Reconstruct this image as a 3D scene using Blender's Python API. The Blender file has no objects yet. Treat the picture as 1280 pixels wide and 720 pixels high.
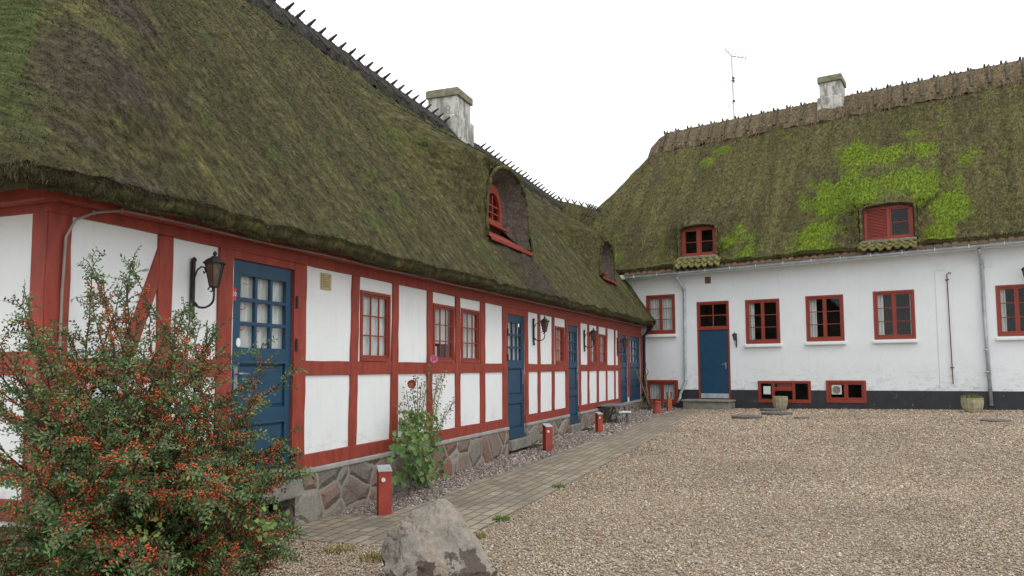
import bpy, bmesh, math, random
import numpy as np
from mathutils import Vector, Matrix
random.seed(7)
RNG = np.random.default_rng(11)
S = bpy.context.scene
COL = S.collection
R = math.radians

# ------------------------------------------------------------------ camera, world, sun, exposure
EYE = 1.5
F = 960.0
PITCH = math.atan((461.5 - 390) / F)
ROLL = R(0.3)
cam_d = bpy.data.cameras.new('camera')
cam = bpy.data.objects.new('camera', cam_d)
COL.objects.link(cam)
S.camera = cam
cam_d.sensor_width = 36
cam_d.lens = 36 * F / 1280
cam_d.shift_y = 30 / 1280
cam_d.clip_start = 0.05
cam_d.clip_end = 2000
CM = Matrix.Rotation(math.pi / 2 + PITCH, 4, 'X') @ Matrix.Rotation(-ROLL, 4, 'Z')
cam.matrix_world = Matrix.Translation((0, 0, EYE)) @ CM

SUN_EL, SUN_AZ = R(52), R(150)          # azimuth clockwise from +Y
w = bpy.data.worlds.new('World'); S.world = w; w.use_nodes = True
nt = w.node_tree; nt.nodes.clear()
sky = nt.nodes.new('ShaderNodeTexSky'); sky.sky_type = 'NISHITA'; sky.sun_disc = False
sky.sun_elevation = SUN_EL; sky.sun_rotation = SUN_AZ
sky.air_density = 1.0; sky.dust_density = 3.0
tc = nt.nodes.new('ShaderNodeTexCoord')
nz = nt.nodes.new('ShaderNodeTexNoise'); nz.inputs['Scale'].default_value = 2.0; nz.inputs['Detail'].default_value = 6
rp = nt.nodes.new('ShaderNodeValToRGB')
rp.color_ramp.elements[0].position = .3; rp.color_ramp.elements[0].color = (13.2, 13.4, 13.6, 1)
rp.color_ramp.elements[1].position = .7; rp.color_ramp.elements[1].color = (14.6, 14.8, 15.1, 1)
mx = nt.nodes.new('ShaderNodeMixRGB'); mx.inputs[0].default_value = .93
bg = nt.nodes.new('ShaderNodeBackground'); bg.inputs['Strength'].default_value = .1
ow = nt.nodes.new('ShaderNodeOutputWorld')
L = nt.links.new
L(tc.outputs['Generated'], nz.inputs['Vector']); L(nz.outputs['Fac'], rp.inputs[0])
L(sky.outputs[0], mx.inputs[1]); L(rp.outputs[0], mx.inputs[2]); L(mx.outputs[0], bg.inputs[0]); L(bg.outputs[0], ow.inputs[0])
sd = bpy.data.lights.new('sun', 'SUN'); so = bpy.data.objects.new('sun', sd); COL.objects.link(so)
sd.energy = 0.7; sd.angle = R(22); sd.color = (1, .97, .93)
sv = Vector((math.sin(SUN_AZ) * math.cos(SUN_EL), math.cos(SUN_AZ) * math.cos(SUN_EL), math.sin(SUN_EL)))
so.rotation_euler = sv.to_track_quat('Z', 'Y').to_euler(); so.location = sv * 60
S.view_settings.view_transform = 'Standard'; S.view_settings.look = 'None'
S.view_settings.exposure = 0.2; S.view_settings.gamma = 1
S.view_settings.use_curve_mapping = False
S.cycles.max_bounces = 6; S.cycles.transparent_max_bounces = 12

# ------------------------------------------------------------------ measuring: pixel of the photo -> point on a real plane
CM3 = CM.to_3x3()
def ray(px, py):
    return CM3 @ Vector(((px - 640) / F, -(py - 390) / F, -1))
def G(x, y):
    x = min(max(x, -30), 30); y = min(max(y, -12), 45)
    return .0145 + .0233 * x + .0063 * y
def gp(px, py):
    v = ray(px, py)
    t = (.0145 - EYE) / (v.z - .0233 * v.x - .0063 * v.y)
    p = Vector((0, 0, EYE)) + v * t
    return Vector((p.x, p.y, G(p.x, p.y)))
class Plane:
    def __init__(s, o, d):
        s.o = Vector((o[0], o[1], 0)); s.d = Vector((d[0], d[1], 0)).normalized()
        s.n = Vector((s.d.y, -s.d.x, 0))
        if s.n.dot(Vector((0, 0, 0)) - s.o) < 0: s.n = -s.n
    def pt(s, t, o, z): return s.o + s.d * t + s.n * o + Vector((0, 0, z))
    def px(s, px, py, o=0.0):
        v = ray(px, py); q = s.o + s.n * o
        k = s.n.dot(q) / s.n.dot(v)
        p = v * k + Vector((0, 0, EYE))
        return (p - q).dot(s.d), p.z
    def t(s, px, py=440, o=0.0): return s.px(px, py, o)[0]
    def inv(s, p):
        q = Vector((p[0], p[1], 0)) - s.o
        return q.dot(s.d), q.dot(s.n)
def fit(pl, pts, o=0.0):
    a = np.array([pl.px(x, y, o) for x, y in pts])
    if len(pts) == 1: return lambda t: a[0, 1]
    b, c = np.polyfit(a[:, 0], a[:, 1], 1)
    return lambda t: c + b * t
dl = Vector((.3486, .9373, 0)).normalized()
LP = Plane((-.9373 * 4.54, .3486 * 4.54), dl)             # facade of the timber framed house
cor = LP.pt(24.1, 0, 0)
RP = Plane((cor.x, cor.y), (.8486, -.529))                 # facade of the whitewashed house
gl0 = LP.pt(LP.t(57, 350), 0, 0)
GP = Plane((gl0.x, gl0.y), (-LP.d.y, LP.d.x))              # gable wall at the near end
GP.n = -LP.d.copy()

# ------------------------------------------------------------------ materials
def mat(name): 
    m = bpy.data.materials.new(name); m.use_nodes = True
    b = m.node_tree.nodes['Principled BSDF']; return m, m.node_tree, b
def node(nt, typ, **kw):
    n = nt.nodes.new(typ)
    for k, v in kw.items():
        if k in n.inputs.keys(): n.inputs[k].default_value = v
        else: setattr(n, k, v)
    return n
def ramp(nt, fac, stops):
    r = nt.nodes.new('ShaderNodeValToRGB'); e = r.color_ramp.elements
    while len(e) < len(stops): e.new(.5)
    for i, (p, c) in enumerate(stops):
        e[i].position = p; e[i].color = (c[0], c[1], c[2], 1) if not isinstance(c, (int, float)) else (c, c, c, 1)
    nt.links.new(fac, r.inputs[0]); return r.outputs[0]
def mixc(nt, fac, a, b, typ='MIX'):
    m = nt.nodes.new('ShaderNodeMixRGB'); m.blend_type = typ
    for i, v in enumerate((fac, a, b)):
        if isinstance(v, (int, float)): m.inputs[i].default_value = v if i == 0 else (v, v, v, 1)
        elif isinstance(v, tuple): m.inputs[i].default_value = (*v, 1)
        else: nt.links.new(v, m.inputs[i])
    return m.outputs[0]
def coord(nt, scale=(1, 1, 1), rotz=0, attr=None):
    if attr:
        c = nt.nodes.new('ShaderNodeAttribute'); c.attribute_name = attr; o = c.outputs['Vector']
    else:
        c = nt.nodes.new('ShaderNodeNewGeometry'); o = c.outputs['Position']
    m = nt.nodes.new('ShaderNodeMapping'); m.inputs['Scale'].default_value = scale
    m.inputs['Rotation'].default_value = (0, 0, rotz)
    nt.links.new(o, m.inputs[0]); return m.outputs[0]
def noise(nt, vec, scale, detail=4, rough=.6):
    n = node(nt, 'ShaderNodeTexNoise', Scale=scale, Detail=detail, Roughness=rough)
    nt.links.new(vec, n.inputs['Vector']); return n.outputs['Fac']
def bump(nt, b, h, strength=.3, dist=.01, prev=None):
    n = node(nt, 'ShaderNodeBump', Strength=strength, Distance=dist)
    nt.links.new(h, n.inputs['Height'])
    if prev: nt.links.new(prev, n.inputs['Normal'])
    nt.links.new(n.outputs[0], b.inputs['Normal']); return n.outputs[0]
def simple(name, c, rough=.7, var=.25, scale=6, metallic=0, bs=.15, bscale=60, dirt=None, dist=.004, stretch=(1, 1, 1)):
    m, nt, b = mat(name)
    v = coord(nt, stretch)
    n1 = noise(nt, v, scale, 5)
    lo = tuple(x * (1 - var) for x in c); hi = tuple(min(1, x * (1 + var)) for x in c)
    col = ramp(nt, n1, [(.3, lo), (.7, hi)])
    if dirt:
        n2 = noise(nt, v, dirt[1], 6, .7)
        f = ramp(nt, n2, [(dirt[2], 0.0), (dirt[2] + .12, dirt[3])])
        col = mixc(nt, f, col, dirt[0])
    nt.links.new(col, b.inputs['Base Color'])
    b.inputs['Roughness'].default_value = rough; b.inputs['Metallic'].default_value = metallic
    bump(nt, b, noise(nt, v, bscale, 4), bs, dist)
    return m

def whitewash(name, c=(.74, .76, .79), courses=True, pl=None, zdirt=None):
    m, nt, b = mat(name)
    v = coord(nt)
    n1 = noise(nt, v, 1.3, 5); n2 = noise(nt, v, 7, 6, .65)
    col = ramp(nt, n1, [(.3, tuple(x * .93 for x in c)), (.7, c)])
    f = ramp(nt, n2, [(.60, 0.0), (.80, .30)])
    col = mixc(nt, f, col, (.52, .54, .53))
    # rain streaks and flakes
    vs = coord(nt, (5, 5, .5)); n3 = noise(nt, vs, 2.2, 5)
    col = mixc(nt, ramp(nt, n3, [(.56, 0.0), (.8, .32)]), col, (.50, .53, .52))
    if zdirt:
        g = nt.nodes.new('ShaderNodeSeparateXYZ'); gg = nt.nodes.new('ShaderNodeNewGeometry')
        nt.links.new(gg.outputs['Position'], g.inputs[0])
        mr = node(nt, 'ShaderNodeMapRange'); mr.inputs[1].default_value = zdirt[0]; mr.inputs[2].default_value = zdirt[1]
        mr.inputs[3].default_value = 1; mr.inputs[4].default_value = 0
        nt.links.new(g.outputs[2], mr.inputs[0])
        n4 = noise(nt, coord(nt, (3, 3, 7)), 1.4, 6, .75)
        mm = node(nt, 'ShaderNodeMath', operation='MULTIPLY'); nt.links.new(mr.outputs[0], mm.inputs[0])
        nt.links.new(ramp(nt, n4, [(.50, 0.0), (.62, .75)]), mm.inputs[1])
        col = mixc(nt, mm.outputs[0], col, (.36, .36, .33))
    nt.links.new(col, b.inputs['Base Color']); b.inputs['Roughness'].default_value = .9
    # brick courses under the limewash
    ang = math.atan2(pl.d.y, pl.d.x)
    gg = nt.nodes.new('ShaderNodeNewGeometry'); mp = nt.nodes.new('ShaderNodeMapping')
    mp.vector_type = 'POINT'; mp.inputs['Rotation'].default_value = (0, 0, -ang)
    nt.links.new(gg.outputs['Position'], mp.inputs[0])
    sx = nt.nodes.new('ShaderNodeSeparateXYZ'); cx = nt.nodes.new('ShaderNodeCombineXYZ')
    nt.links.new(mp.outputs[0], sx.inputs[0]); nt.links.new(sx.outputs[0], cx.inputs[0]); nt.links.new(sx.outputs[2], cx.inputs[1])
    br = node(nt, 'ShaderNodeTexBrick', Scale=1.0)
    br.inputs['Brick Width'].default_value = .24; br.inputs['Row Height'].default_value = .075
    br.inputs['Mortar Size'].default_value = .012; br.inputs['Mortar Smooth'].default_value = .8
    br.inputs['Color1'].default_value = (1, 1, 1, 1); br.inputs['Color2'].default_value = (.8, .8, .8, 1); br.inputs['Mortar'].default_value = (0, 0, 0, 1)
    wob = node(nt, 'ShaderNodeTexNoise', Scale=3.0)
    va = node(nt, 'ShaderNodeMixRGB'); va.blend_type = 'ADD'; va.inputs[0].default_value = .03
    nt.links.new(cx.outputs[0], wob.inputs['Vector']); nt.links.new(cx.outputs[0], va.inputs[1]); nt.links.new(wob.outputs['Color'], va.inputs[2])
    nt.links.new(va.outputs[0], br.inputs['Vector'])
    n = bump(nt, b, br.outputs['Color'], .16 if pl is not LP else .07, .004)
    bump(nt, b, noise(nt, v, 35, 5), .25, .006, n)
    return m

def thatch(name, kind):
    m, nt, b = mat(name)
    rc = coord(nt, (1, 1, 1), attr='rc')
    st = coord(nt, (3.2, .42, 1), attr='rc'); st2 = coord(nt, (1.2, .5, 1), attr='rc')
    rnd = nt.nodes.new('ShaderNodeAttribute'); rnd.attribute_name = 'rnd'
    ms = nt.nodes.new('ShaderNodeAttribute'); ms.attribute_name = 'moss'
    n1 = noise(nt, st, 1.0, 6, .62); n2 = noise(nt, st2, .9, 5, .6); n3 = noise(nt, rc, 9, 5, .7)
    if kind == 'left':
        a, c, d = (.021, .018, .012), (.088, .079, .036), (.215, .192, .074)
    elif kind == 'right':
        a, c, d = (.030, .026, .015), (.108, .097, .042), (.215, .195, .076)
    elif kind == 'cut':
        a, c, d = (.055, .044, .037), (.095, .076, .064), (.14, .115, .098)
    elif kind == 'capdark':
        a, c, d = (.018, .017, .015), (.045, .043, .036), (.08, .078, .062)
    elif kind == 'capbrown':
        a, c, d = (.07, .053, .032), (.16, .122, .075), (.26, .21, .14)
    col = ramp(nt, n1, [(.30, a), (.50, c), (.74, d)])
    col = mixc(nt, .6, col, ramp(nt, n3, [(.34, a), (.52, c), (.70, d)]))
    if kind in ('left', 'right'):
        col = mixc(nt, ramp(nt, n2, [(.46, 0.0), (.66, .62)]), col, tuple((x * .55 + y * .45) for x, y in zip(a, c)))
        n5 = noise(nt, rc, 1.9, 6, .7)
        col = mixc(nt, ramp(nt, n5, [(.55, 0.0), (.72, .42)]), col, (.125, .150, .040))
        gm = ramp(nt, noise(nt, rc, 14, 4, .7), [(.32, (.050, .075, .012)), (.5, (.12, .175, .018)), (.68, (.20, .275, .024))])
        if kind == 'left': gm = ramp(nt, noise(nt, rc, 14, 4, .7), [(.3, (.045, .075, .02)), (.7, (.085, .125, .032))])
        col = mixc(nt, ms.outputs['Fac'], col, gm)
        if kind == 'left': n7 = noise(nt, coord(nt, (1, 1, 1), attr='rc'), 1.3, 5)
        ng = node(nt, 'ShaderNodeMath', operation='MULTIPLY'); ng.use_clamp = True; ng.inputs[1].default_value = -1.0; nt.links.new(ms.outputs['Fac'], ng.inputs[0])
        col = mixc(nt, ng.outputs[0], col, ramp(nt, n3, [(.3, (.030, .024, .018)), (.6, (.082, .066, .048)), (.8, (.15, .125, .092))]))
    col = mixc(nt, .9, col, ramp(nt, noise(nt, coord(nt, (26, 15, 1), attr='rc'), 1.0, 5, .75), [(.34, .30), (.50, 1.0), (.68, 1.6)]), 'MULTIPLY')
    col = mixc(nt, 1.0, col, ramp(nt, rnd.outputs['Fac'], [(0, .30), (.5, 1.0), (.9, 1.5), (1.0, 2.6)]), 'MULTIPLY')
    nt.links.new(col, b.inputs['Base Color']); b.inputs['Roughness'].default_value = .95
    b.inputs['Specular IOR Level'].default_value = .15
    sb = coord(nt, (60, 9, 1), attr='rc')
    n = bump(nt, b, noise(nt, sb, 1, 5, .7), .9, .03)
    bump(nt, b, n3, .5, .05, n)
    return m

M = {}
M['white_l'] = whitewash('limewash panels', (.76, .785, .79), True, LP, (.45, .95))
M['white_r'] = whitewash('limewash brick', (.75, .785, .80), True, RP, (.6, 1.7))
M['red'] = simple('red timber paint', (.255, .035, .018), .62, .30, 4, bs=.35, bscale=14, stretch=(3, 3, 1), dirt=((.13, .03, .022), 7, .56, .7))
M['redwin'] = simple('red joinery paint', (.25, .032, .015), .5, .15, 8, bs=.1)
M['blue'] = simple('blue door paint', (.005, .048, .100), .42, .14, 5, bs=.15, bscale=20, dirt=((.02, .05, .09), 8, .66, .4))
M['iron'] = simple('black wrought iron', (.018, .015, .015), .55, .3, 30, bs=.3)
M['lglass'] = simple('dusty lantern glass', (.10, .065, .05), .3, .5, 25)
M['metal'] = simple('dull steel', (.30, .31, .32), .42, .2, 10, .7)
M['zinc'] = simple('zinc pipe', (.42, .46, .48), .45, .25, 5, .35, dirt=((.2, .2, .2), 12, .6, .5))
M['blackpaint'] = simple('black tar paint', (.020, .022, .027), .6, .3, 4, bs=.5, bscale=25, dirt=((.30, .30, .29), 4.5, .63, .7), dist=.01)
M['concrete'] = simple('weathered concrete', (.20, .19, .165), .9, .3, 7, bs=.5, bscale=40, dirt=((.10, .10, .07), 5, .52, .6))
M['lid'] = simple('dark concrete', (.11, .10, .085), .9, .3, 7, bs=.5, bscale=40)  # darker than the step concrete, so the lids stand out from the gravel
M['mortar'] = simple('grey render', (.30, .29, .27), .95, .2, 6, bs=.5, bscale=30, dirt=((.14, .14, .11), 4, .55, .6), dist=.01)
M['chimney'] = simple('stained white chimney render', (.50, .49, .46), .9, .18, 3, bs=.5, bscale=18, dirt=((.16, .17, .14), 3.2, .45, .85), dist=.02, stretch=(1.5, 1.5, .6))
M['lichen'] = simple('lichen stained cap', (.20, .19, .13), .95, .35, 9, bs=.6, bscale=30, dirt=((.10, .11, .05), 6, .5, .8))
M['curtain'] = simple('white net curtain', (.56, .57, .56), .9, .22, 5, bs=.3, bscale=40, stretch=(6, 6, 1))
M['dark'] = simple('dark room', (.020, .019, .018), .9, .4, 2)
M['inside'] = simple('dim room wall', (.10, .10, .095), .9, .3, 2)
M['tile'] = simple('mossy clay tile', (.14, .060, .036), .9, .5, 6, bs=.6, dirt=((.07, .065, .03), 5, .42, .9))
M['tilemoss'] = simple('moss covered tile', (.15, .145, .045), .95, .5, 9, bs=.6, bscale=60, dirt=((.08, .06, .035), 12, .5, .85), dist=.01)
M['plank'] = simple('grey weathered wood', (.13, .135, .14), .85, .3, 8, bs=.5, bscale=20, stretch=(1, 1, 4))
M['log'] = simple('dark weathered log', (.045, .035, .028), .9, .4, 9, bs=.5)
M['logpale'] = simple('mossy grey log', (.075, .068, .04), .9, .4, 9, bs=.5)
M['bark'] = simple('thin brown bark', (.07, .045, .03), .85, .4, 12)
M['drytwig'] = simple('dry pale twig', (.20, .16, .11), .85, .4, 12)
M['bollard'] = simple('flaking red bollard paint', (.30, .038, .022), .65, .22, 5, bs=.4, bscale=18, dirt=((.10, .06, .03), 6, .56, .8))
M['rustred'] = simple('faded red paint', (.28, .055, .035), .7, .3, 5)
M['orange'] = simple('rusted orange post', (.33, .095, .035), .8, .3, 6)
M['pot'] = simple('mossy cast stone', (.33, .29, .19), .95, .25, 6, bs=.6, bscale=40, dirt=((.13, .17, .06), 5, .52, .7))
M['soil'] = simple('dark soil', (.04, .03, .02), .95, .4, 20)
M['cord'] = simple('grey electric cable', (.26, .24, .21), .6, .2, 5)
M['plaque'] = simple('yellowed plaque', (.42, .34, .17), .7, .12, 10)
M['ink'] = simple('dark lettering', (.10, .075, .04), .7, .2, 10)
M['stick_red'] = simple('red sticker', (.55, .03, .03), .4, .05, 5)
M['stick_white'] = simple('white sticker', (.8, .8, .8), .4, .05, 5)
M['rod'] = simple('rust red iron rod', (.12, .035, .03), .7, .4, 8)
M['airduct'] = simple('cream plastic', (.55, .53, .47), .5, .1, 5)
M['vent'] = simple('white vent grille', (.60, .62, .64), .8, .12, 30)
M['brickred'] = simple('bare brick', (.20, .12, .09), .9, .3, 20)

def glass_mat():
    m = bpy.data.materials.new('window glass'); m.use_nodes = True; nt = m.node_tree; nt.nodes.clear()
    t = node(nt, 'ShaderNodeBsdfTransparent'); g = node(nt, 'ShaderNodeBsdfGlossy', Roughness=.03)
    t.inputs[0].default_value = (.97, .985, .98, 1)
    fr = node(nt, 'ShaderNodeLayerWeight'); pw = node(nt, 'ShaderNodeMath', operation='POWER'); pw.inputs[1].default_value = 5
    mp = node(nt, 'ShaderNodeMath', operation='MULTIPLY_ADD'); mp.inputs[1].default_value = .9; mp.inputs[2].default_value = .016
    nt.links.new(fr.outputs['Facing'], pw.inputs[0]); nt.links.new(pw.outputs[0], mp.inputs[0])
    nn = noise(nt, coord(nt), 3.0, 2); bp = node(nt, 'ShaderNodeBump', Strength=.02, Distance=.01)
    nt.links.new(nn, bp.inputs['Height']); nt.links.new(bp.outputs[0], g.inputs['Normal'])
    mx = node(nt, 'ShaderNodeMixShader'); o = node(nt, 'ShaderNodeOutputMaterial')
    nt.links.new(mp.outputs[0], mx.inputs[0]); nt.links.new(t.outputs[0], mx.inputs[1]); nt.links.new(g.outputs[0], mx.inputs[2])
    nt.links.new(mx.outputs[0], o.inputs[0]); return m
M['glass'] = glass_mat()

def stone_mat():
    m, nt, b = mat('fieldstone plinth')
    v = coord(nt, (1, 1, 1.35))
    wob = node(nt, 'ShaderNodeTexNoise', Scale=3.0, Detail=3.0); nt.links.new(v, wob.inputs['Vector'])
    va = node(nt, 'ShaderNodeMixRGB'); va.blend_type = 'ADD'; va.inputs[0].default_value = .16
    nt.links.new(v, va.inputs[1]); nt.links.new(wob.outputs['Color'], va.inputs[2])
    vo = node(nt, 'ShaderNodeTexVoronoi', Scale=2.3); vo.feature = 'DISTANCE_TO_EDGE'
    vc = node(nt, 'ShaderNodeTexVoronoi', Scale=2.3)
    nt.links.new(va.outputs[0], vo.inputs['Vector']); nt.links.new(va.outputs[0], vc.inputs['Vector'])
    sep = nt.nodes.new('ShaderNodeSeparateColor'); nt.links.new(vc.outputs['Color'], sep.inputs[0])
    col = ramp(nt, sep.outputs[0], [(0, (.20, .10, .07)), (.3, (.17, .15, .125)), (.55, (.21, .14, .105)), (.8, (.15, .14, .12)), (1, (.24, .22, .18))])
    col = mixc(nt, .6, col, ramp(nt, noise(nt, v, 22, 6, .7), [(.3, .4), (.7, 1.5)]), 'MULTIPLY')
    edge = ramp(nt, vo.outputs['Distance'], [(.02, .6), (.05, 0.0)])
    col = mixc(nt, edge, col, (.29, .28, .25))
    nt.links.new(col, b.inputs['Base Color']); b.inputs['Roughness'].default_value = .9
    h = ramp(nt, vo.outputs['Distance'], [(.03, 0.0), (.16, 1.0)])
    n = bump(nt, b, h, .8, .04); bump(nt, b, noise(nt, v, 40, 5), .4, .01, n)
    return m
M['stone'] = stone_mat()

def gravel_sheet():
    m, nt, b = mat('gravel sheet')
    v = coord(nt)
    vc = node(nt, 'ShaderNodeTexVoronoi', Scale=48.0); vo = node(nt, 'ShaderNodeTexVoronoi', Scale=48.0)
    nt.links.new(v, vc.inputs['Vector']); nt.links.new(v, vo.inputs['Vector'])
    sep = nt.nodes.new('ShaderNodeSeparateColor'); nt.links.new(vc.outputs['Color'], sep.inputs[0])
    pal = [(0, (.18, .15, .115)), (.2, (.31, .26, .195)), (.42, (.42, .36, .28)), (.62, (.37, .28, .20)), (.8, (.50, .45, .37)), (1, (.64, .60, .53))]
    col = ramp(nt, sep.outputs[0], pal)
    sh = ramp(nt, vo.outputs['Distance'], [(.3, 1.0), (.7, .7)])  # cell rims darkened: occlusion between pebbles painted into the colour
    col = mixc(nt, 1.0, col, sh, 'MULTIPLY')
    pn = noise(nt, v, .35, 4); col = mixc(nt, 1.0, col, ramp(nt, pn, [(.3, .88), (.7, 1.08)]), 'MULTIPLY')
    nt.links.new(col, b.inputs['Base Color']); b.inputs['Roughness'].default_value = .9
    inv = node(nt, 'ShaderNodeMath', operation='SUBTRACT'); inv.inputs[0].default_value = 1
    nt.links.new(vo.outputs['Distance'], inv.inputs[1]); bump(nt, b, inv.outputs[0], .8, .02)
    return m
M['gravel'] = gravel_sheet()
def attr_mat(name, rough=.85, spec=.3, sub=0.0):
    m, nt, b = mat(name); a = nt.nodes.new('ShaderNodeAttribute'); a.attribute_name = 'Col'
    nt.links.new(a.outputs['Color'], b.inputs['Base Color']); b.inputs['Roughness'].default_value = rough
    b.inputs['Specular IOR Level'].default_value = spec; return m
M['pebble'] = attr_mat('pebble colours')
M['leaf'] = attr_mat('leaf colours', .55, .35)
M['berry'] = attr_mat('berry colours', .35, .5)

def path_mat(ang):
    m, nt, b = mat('brick paving')
    gg = nt.nodes.new('ShaderNodeNewGeometry'); mp = nt.nodes.new('ShaderNodeMapping')
    mp.inputs['Rotation'].default_value = (0, 0, -ang); nt.links.new(gg.outputs['Position'], mp.inputs[0])
    wob = node(nt, 'ShaderNodeTexNoise', Scale=1.6); nt.links.new(mp.outputs[0], wob.inputs['Vector'])
    va = node(nt, 'ShaderNodeMixRGB'); va.blend_type = 'ADD'; va.inputs[0].default_value = .035
    nt.links.new(mp.outputs[0], va.inputs[1]); nt.links.new(wob.outputs['Color'], va.inputs[2])
    br = node(nt, 'ShaderNodeTexBrick', Scale=1.0); nt.links.new(va.outputs[0], br.inputs['Vector'])
    br.inputs['Brick Width'].default_value = .24; br.inputs['Row Height'].default_value = .135
    br.inputs['Mortar Size'].default_value = .010; br.inputs['Mortar Smooth'].default_value = .3
    br.inputs['Color1'].default_value = (.30, .25, .185, 1); br.inputs['Color2'].default_value = (.205, .17, .125, 1)
    br.inputs['Mortar'].default_value = (.065, .068, .04, 1)
    v = coord(nt)
    col = mixc(nt, .8, br.outputs['Color'], ramp(nt, noise(nt, v, 8, 6, .7), [(.3, .65), (.7, 1.35)]), 'MULTIPLY')
    col = mixc(nt, ramp(nt, noise(nt, v, 1.1, 6, .7), [(.45, 0.0), (.68, .75)]), col, (.115, .105, .078))
    col = mixc(nt, ramp(nt, noise(nt, v, 2.7, 6, .7), [(.62, 0.0), (.78, .45)]), col, (.12, .13, .055))
    nt.links.new(col, b.inputs['Base Color']); b.inputs['Roughness'].default_value = .9
    h = node(nt, 'ShaderNodeMath', operation='SUBTRACT'); h.inputs[0].default_value = 1; nt.links.new(br.outputs['Fac'], h.inputs[1])
    n = bump(nt, b, h.outputs[0], .6, .012); bump(nt, b, noise(nt, v, 45, 5), .35, .006, n)
    return m

def rock_mat():
    m, nt, b = mat('boulder granite')
    v = coord(nt)
    n1 = noise(nt, v, 3.2, 8, .7); n2 = noise(nt, v, 26, 6, .7)
    col = ramp(nt, n1, [(.3, (.145, .13, .108)), (.5, (.235, .21, .175)), (.62, (.30, .235, .18)), (.78, (.38, .32, .25))])
    col = mixc(nt, .7, col, ramp(nt, n2, [(.3, .65), (.7, 1.35)]), 'MULTIPLY')
    col = mixc(nt, ramp(nt, noise(nt, v, 90, 3), [(.6, 0.0), (.7, .5)]), col, (.42, .38, .34))
    g = nt.nodes.new('ShaderNodeSeparateXYZ'); tcn = nt.nodes.new('ShaderNodeTexCoord'); nt.links.new(tcn.outputs['Object'], g.inputs[0])
    # rust brown weathered skin on the low right flank
    a = node(nt, 'ShaderNodeMath', operation='MULTIPLY_ADD'); a.inputs[1].default_value = -2.2; a.inputs[2].default_value = .52
    nt.links.new(g.outputs[2], a.inputs[0])
    c = node(nt, 'ShaderNodeMath', operation='ADD'); nt.links.new(a.outputs[0], c.inputs[0])
    nd = node(nt, 'ShaderNodeMath', operation='MULTIPLY_ADD'); nd.inputs[1].default_value = 1.9; nd.inputs[2].default_value = -.85
    nt.links.new(noise(nt, v, 5.2, 5, .65), nd.inputs[0]); nt.links.new(nd.outputs[0], c.inputs[1])
    f = ramp(nt, c.outputs[0], [(.20, 0.0), (.23, .88)])
    col = mixc(nt, f, col, ramp(nt, n2, [(.3, (.035, .026, .022)), (.7, (.085, .055, .04))]))
    nt.links.new(col, b.inputs['Base Color']); b.inputs['Roughness'].default_value = .85
    n = bump(nt, b, n1, .7, .05); n = bump(nt, b, n2, .6, .012, n)
    ck = node(nt, 'ShaderNodeTexVoronoi', Scale=3.5); ck.feature = 'DISTANCE_TO_EDGE'
    wv = node(nt, 'ShaderNodeMixRGB'); wv.blend_type = 'ADD'; wv.inputs[0].default_value = .35
    wn = node(nt, 'ShaderNodeTexNoise', Scale=5.0, Detail=4.0); nt.links.new(v, wn.inputs['Vector'])
    nt.links.new(v, wv.inputs[1]); nt.links.new(wn.outputs['Color'], wv.inputs[2]); nt.links.new(wv.outputs[0], ck.inputs['Vector'])
    bump(nt, b, ramp(nt, ck.outputs['Distance'], [(.0, 0.0), (.025, 1.0)]), .35, .02, n)
    return m
M['rock'] = rock_mat()
for k in ('left', 'right', 'cut', 'capdark', 'capbrown'): M['th_' + k] = thatch('thatch ' + k, k)

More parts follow.
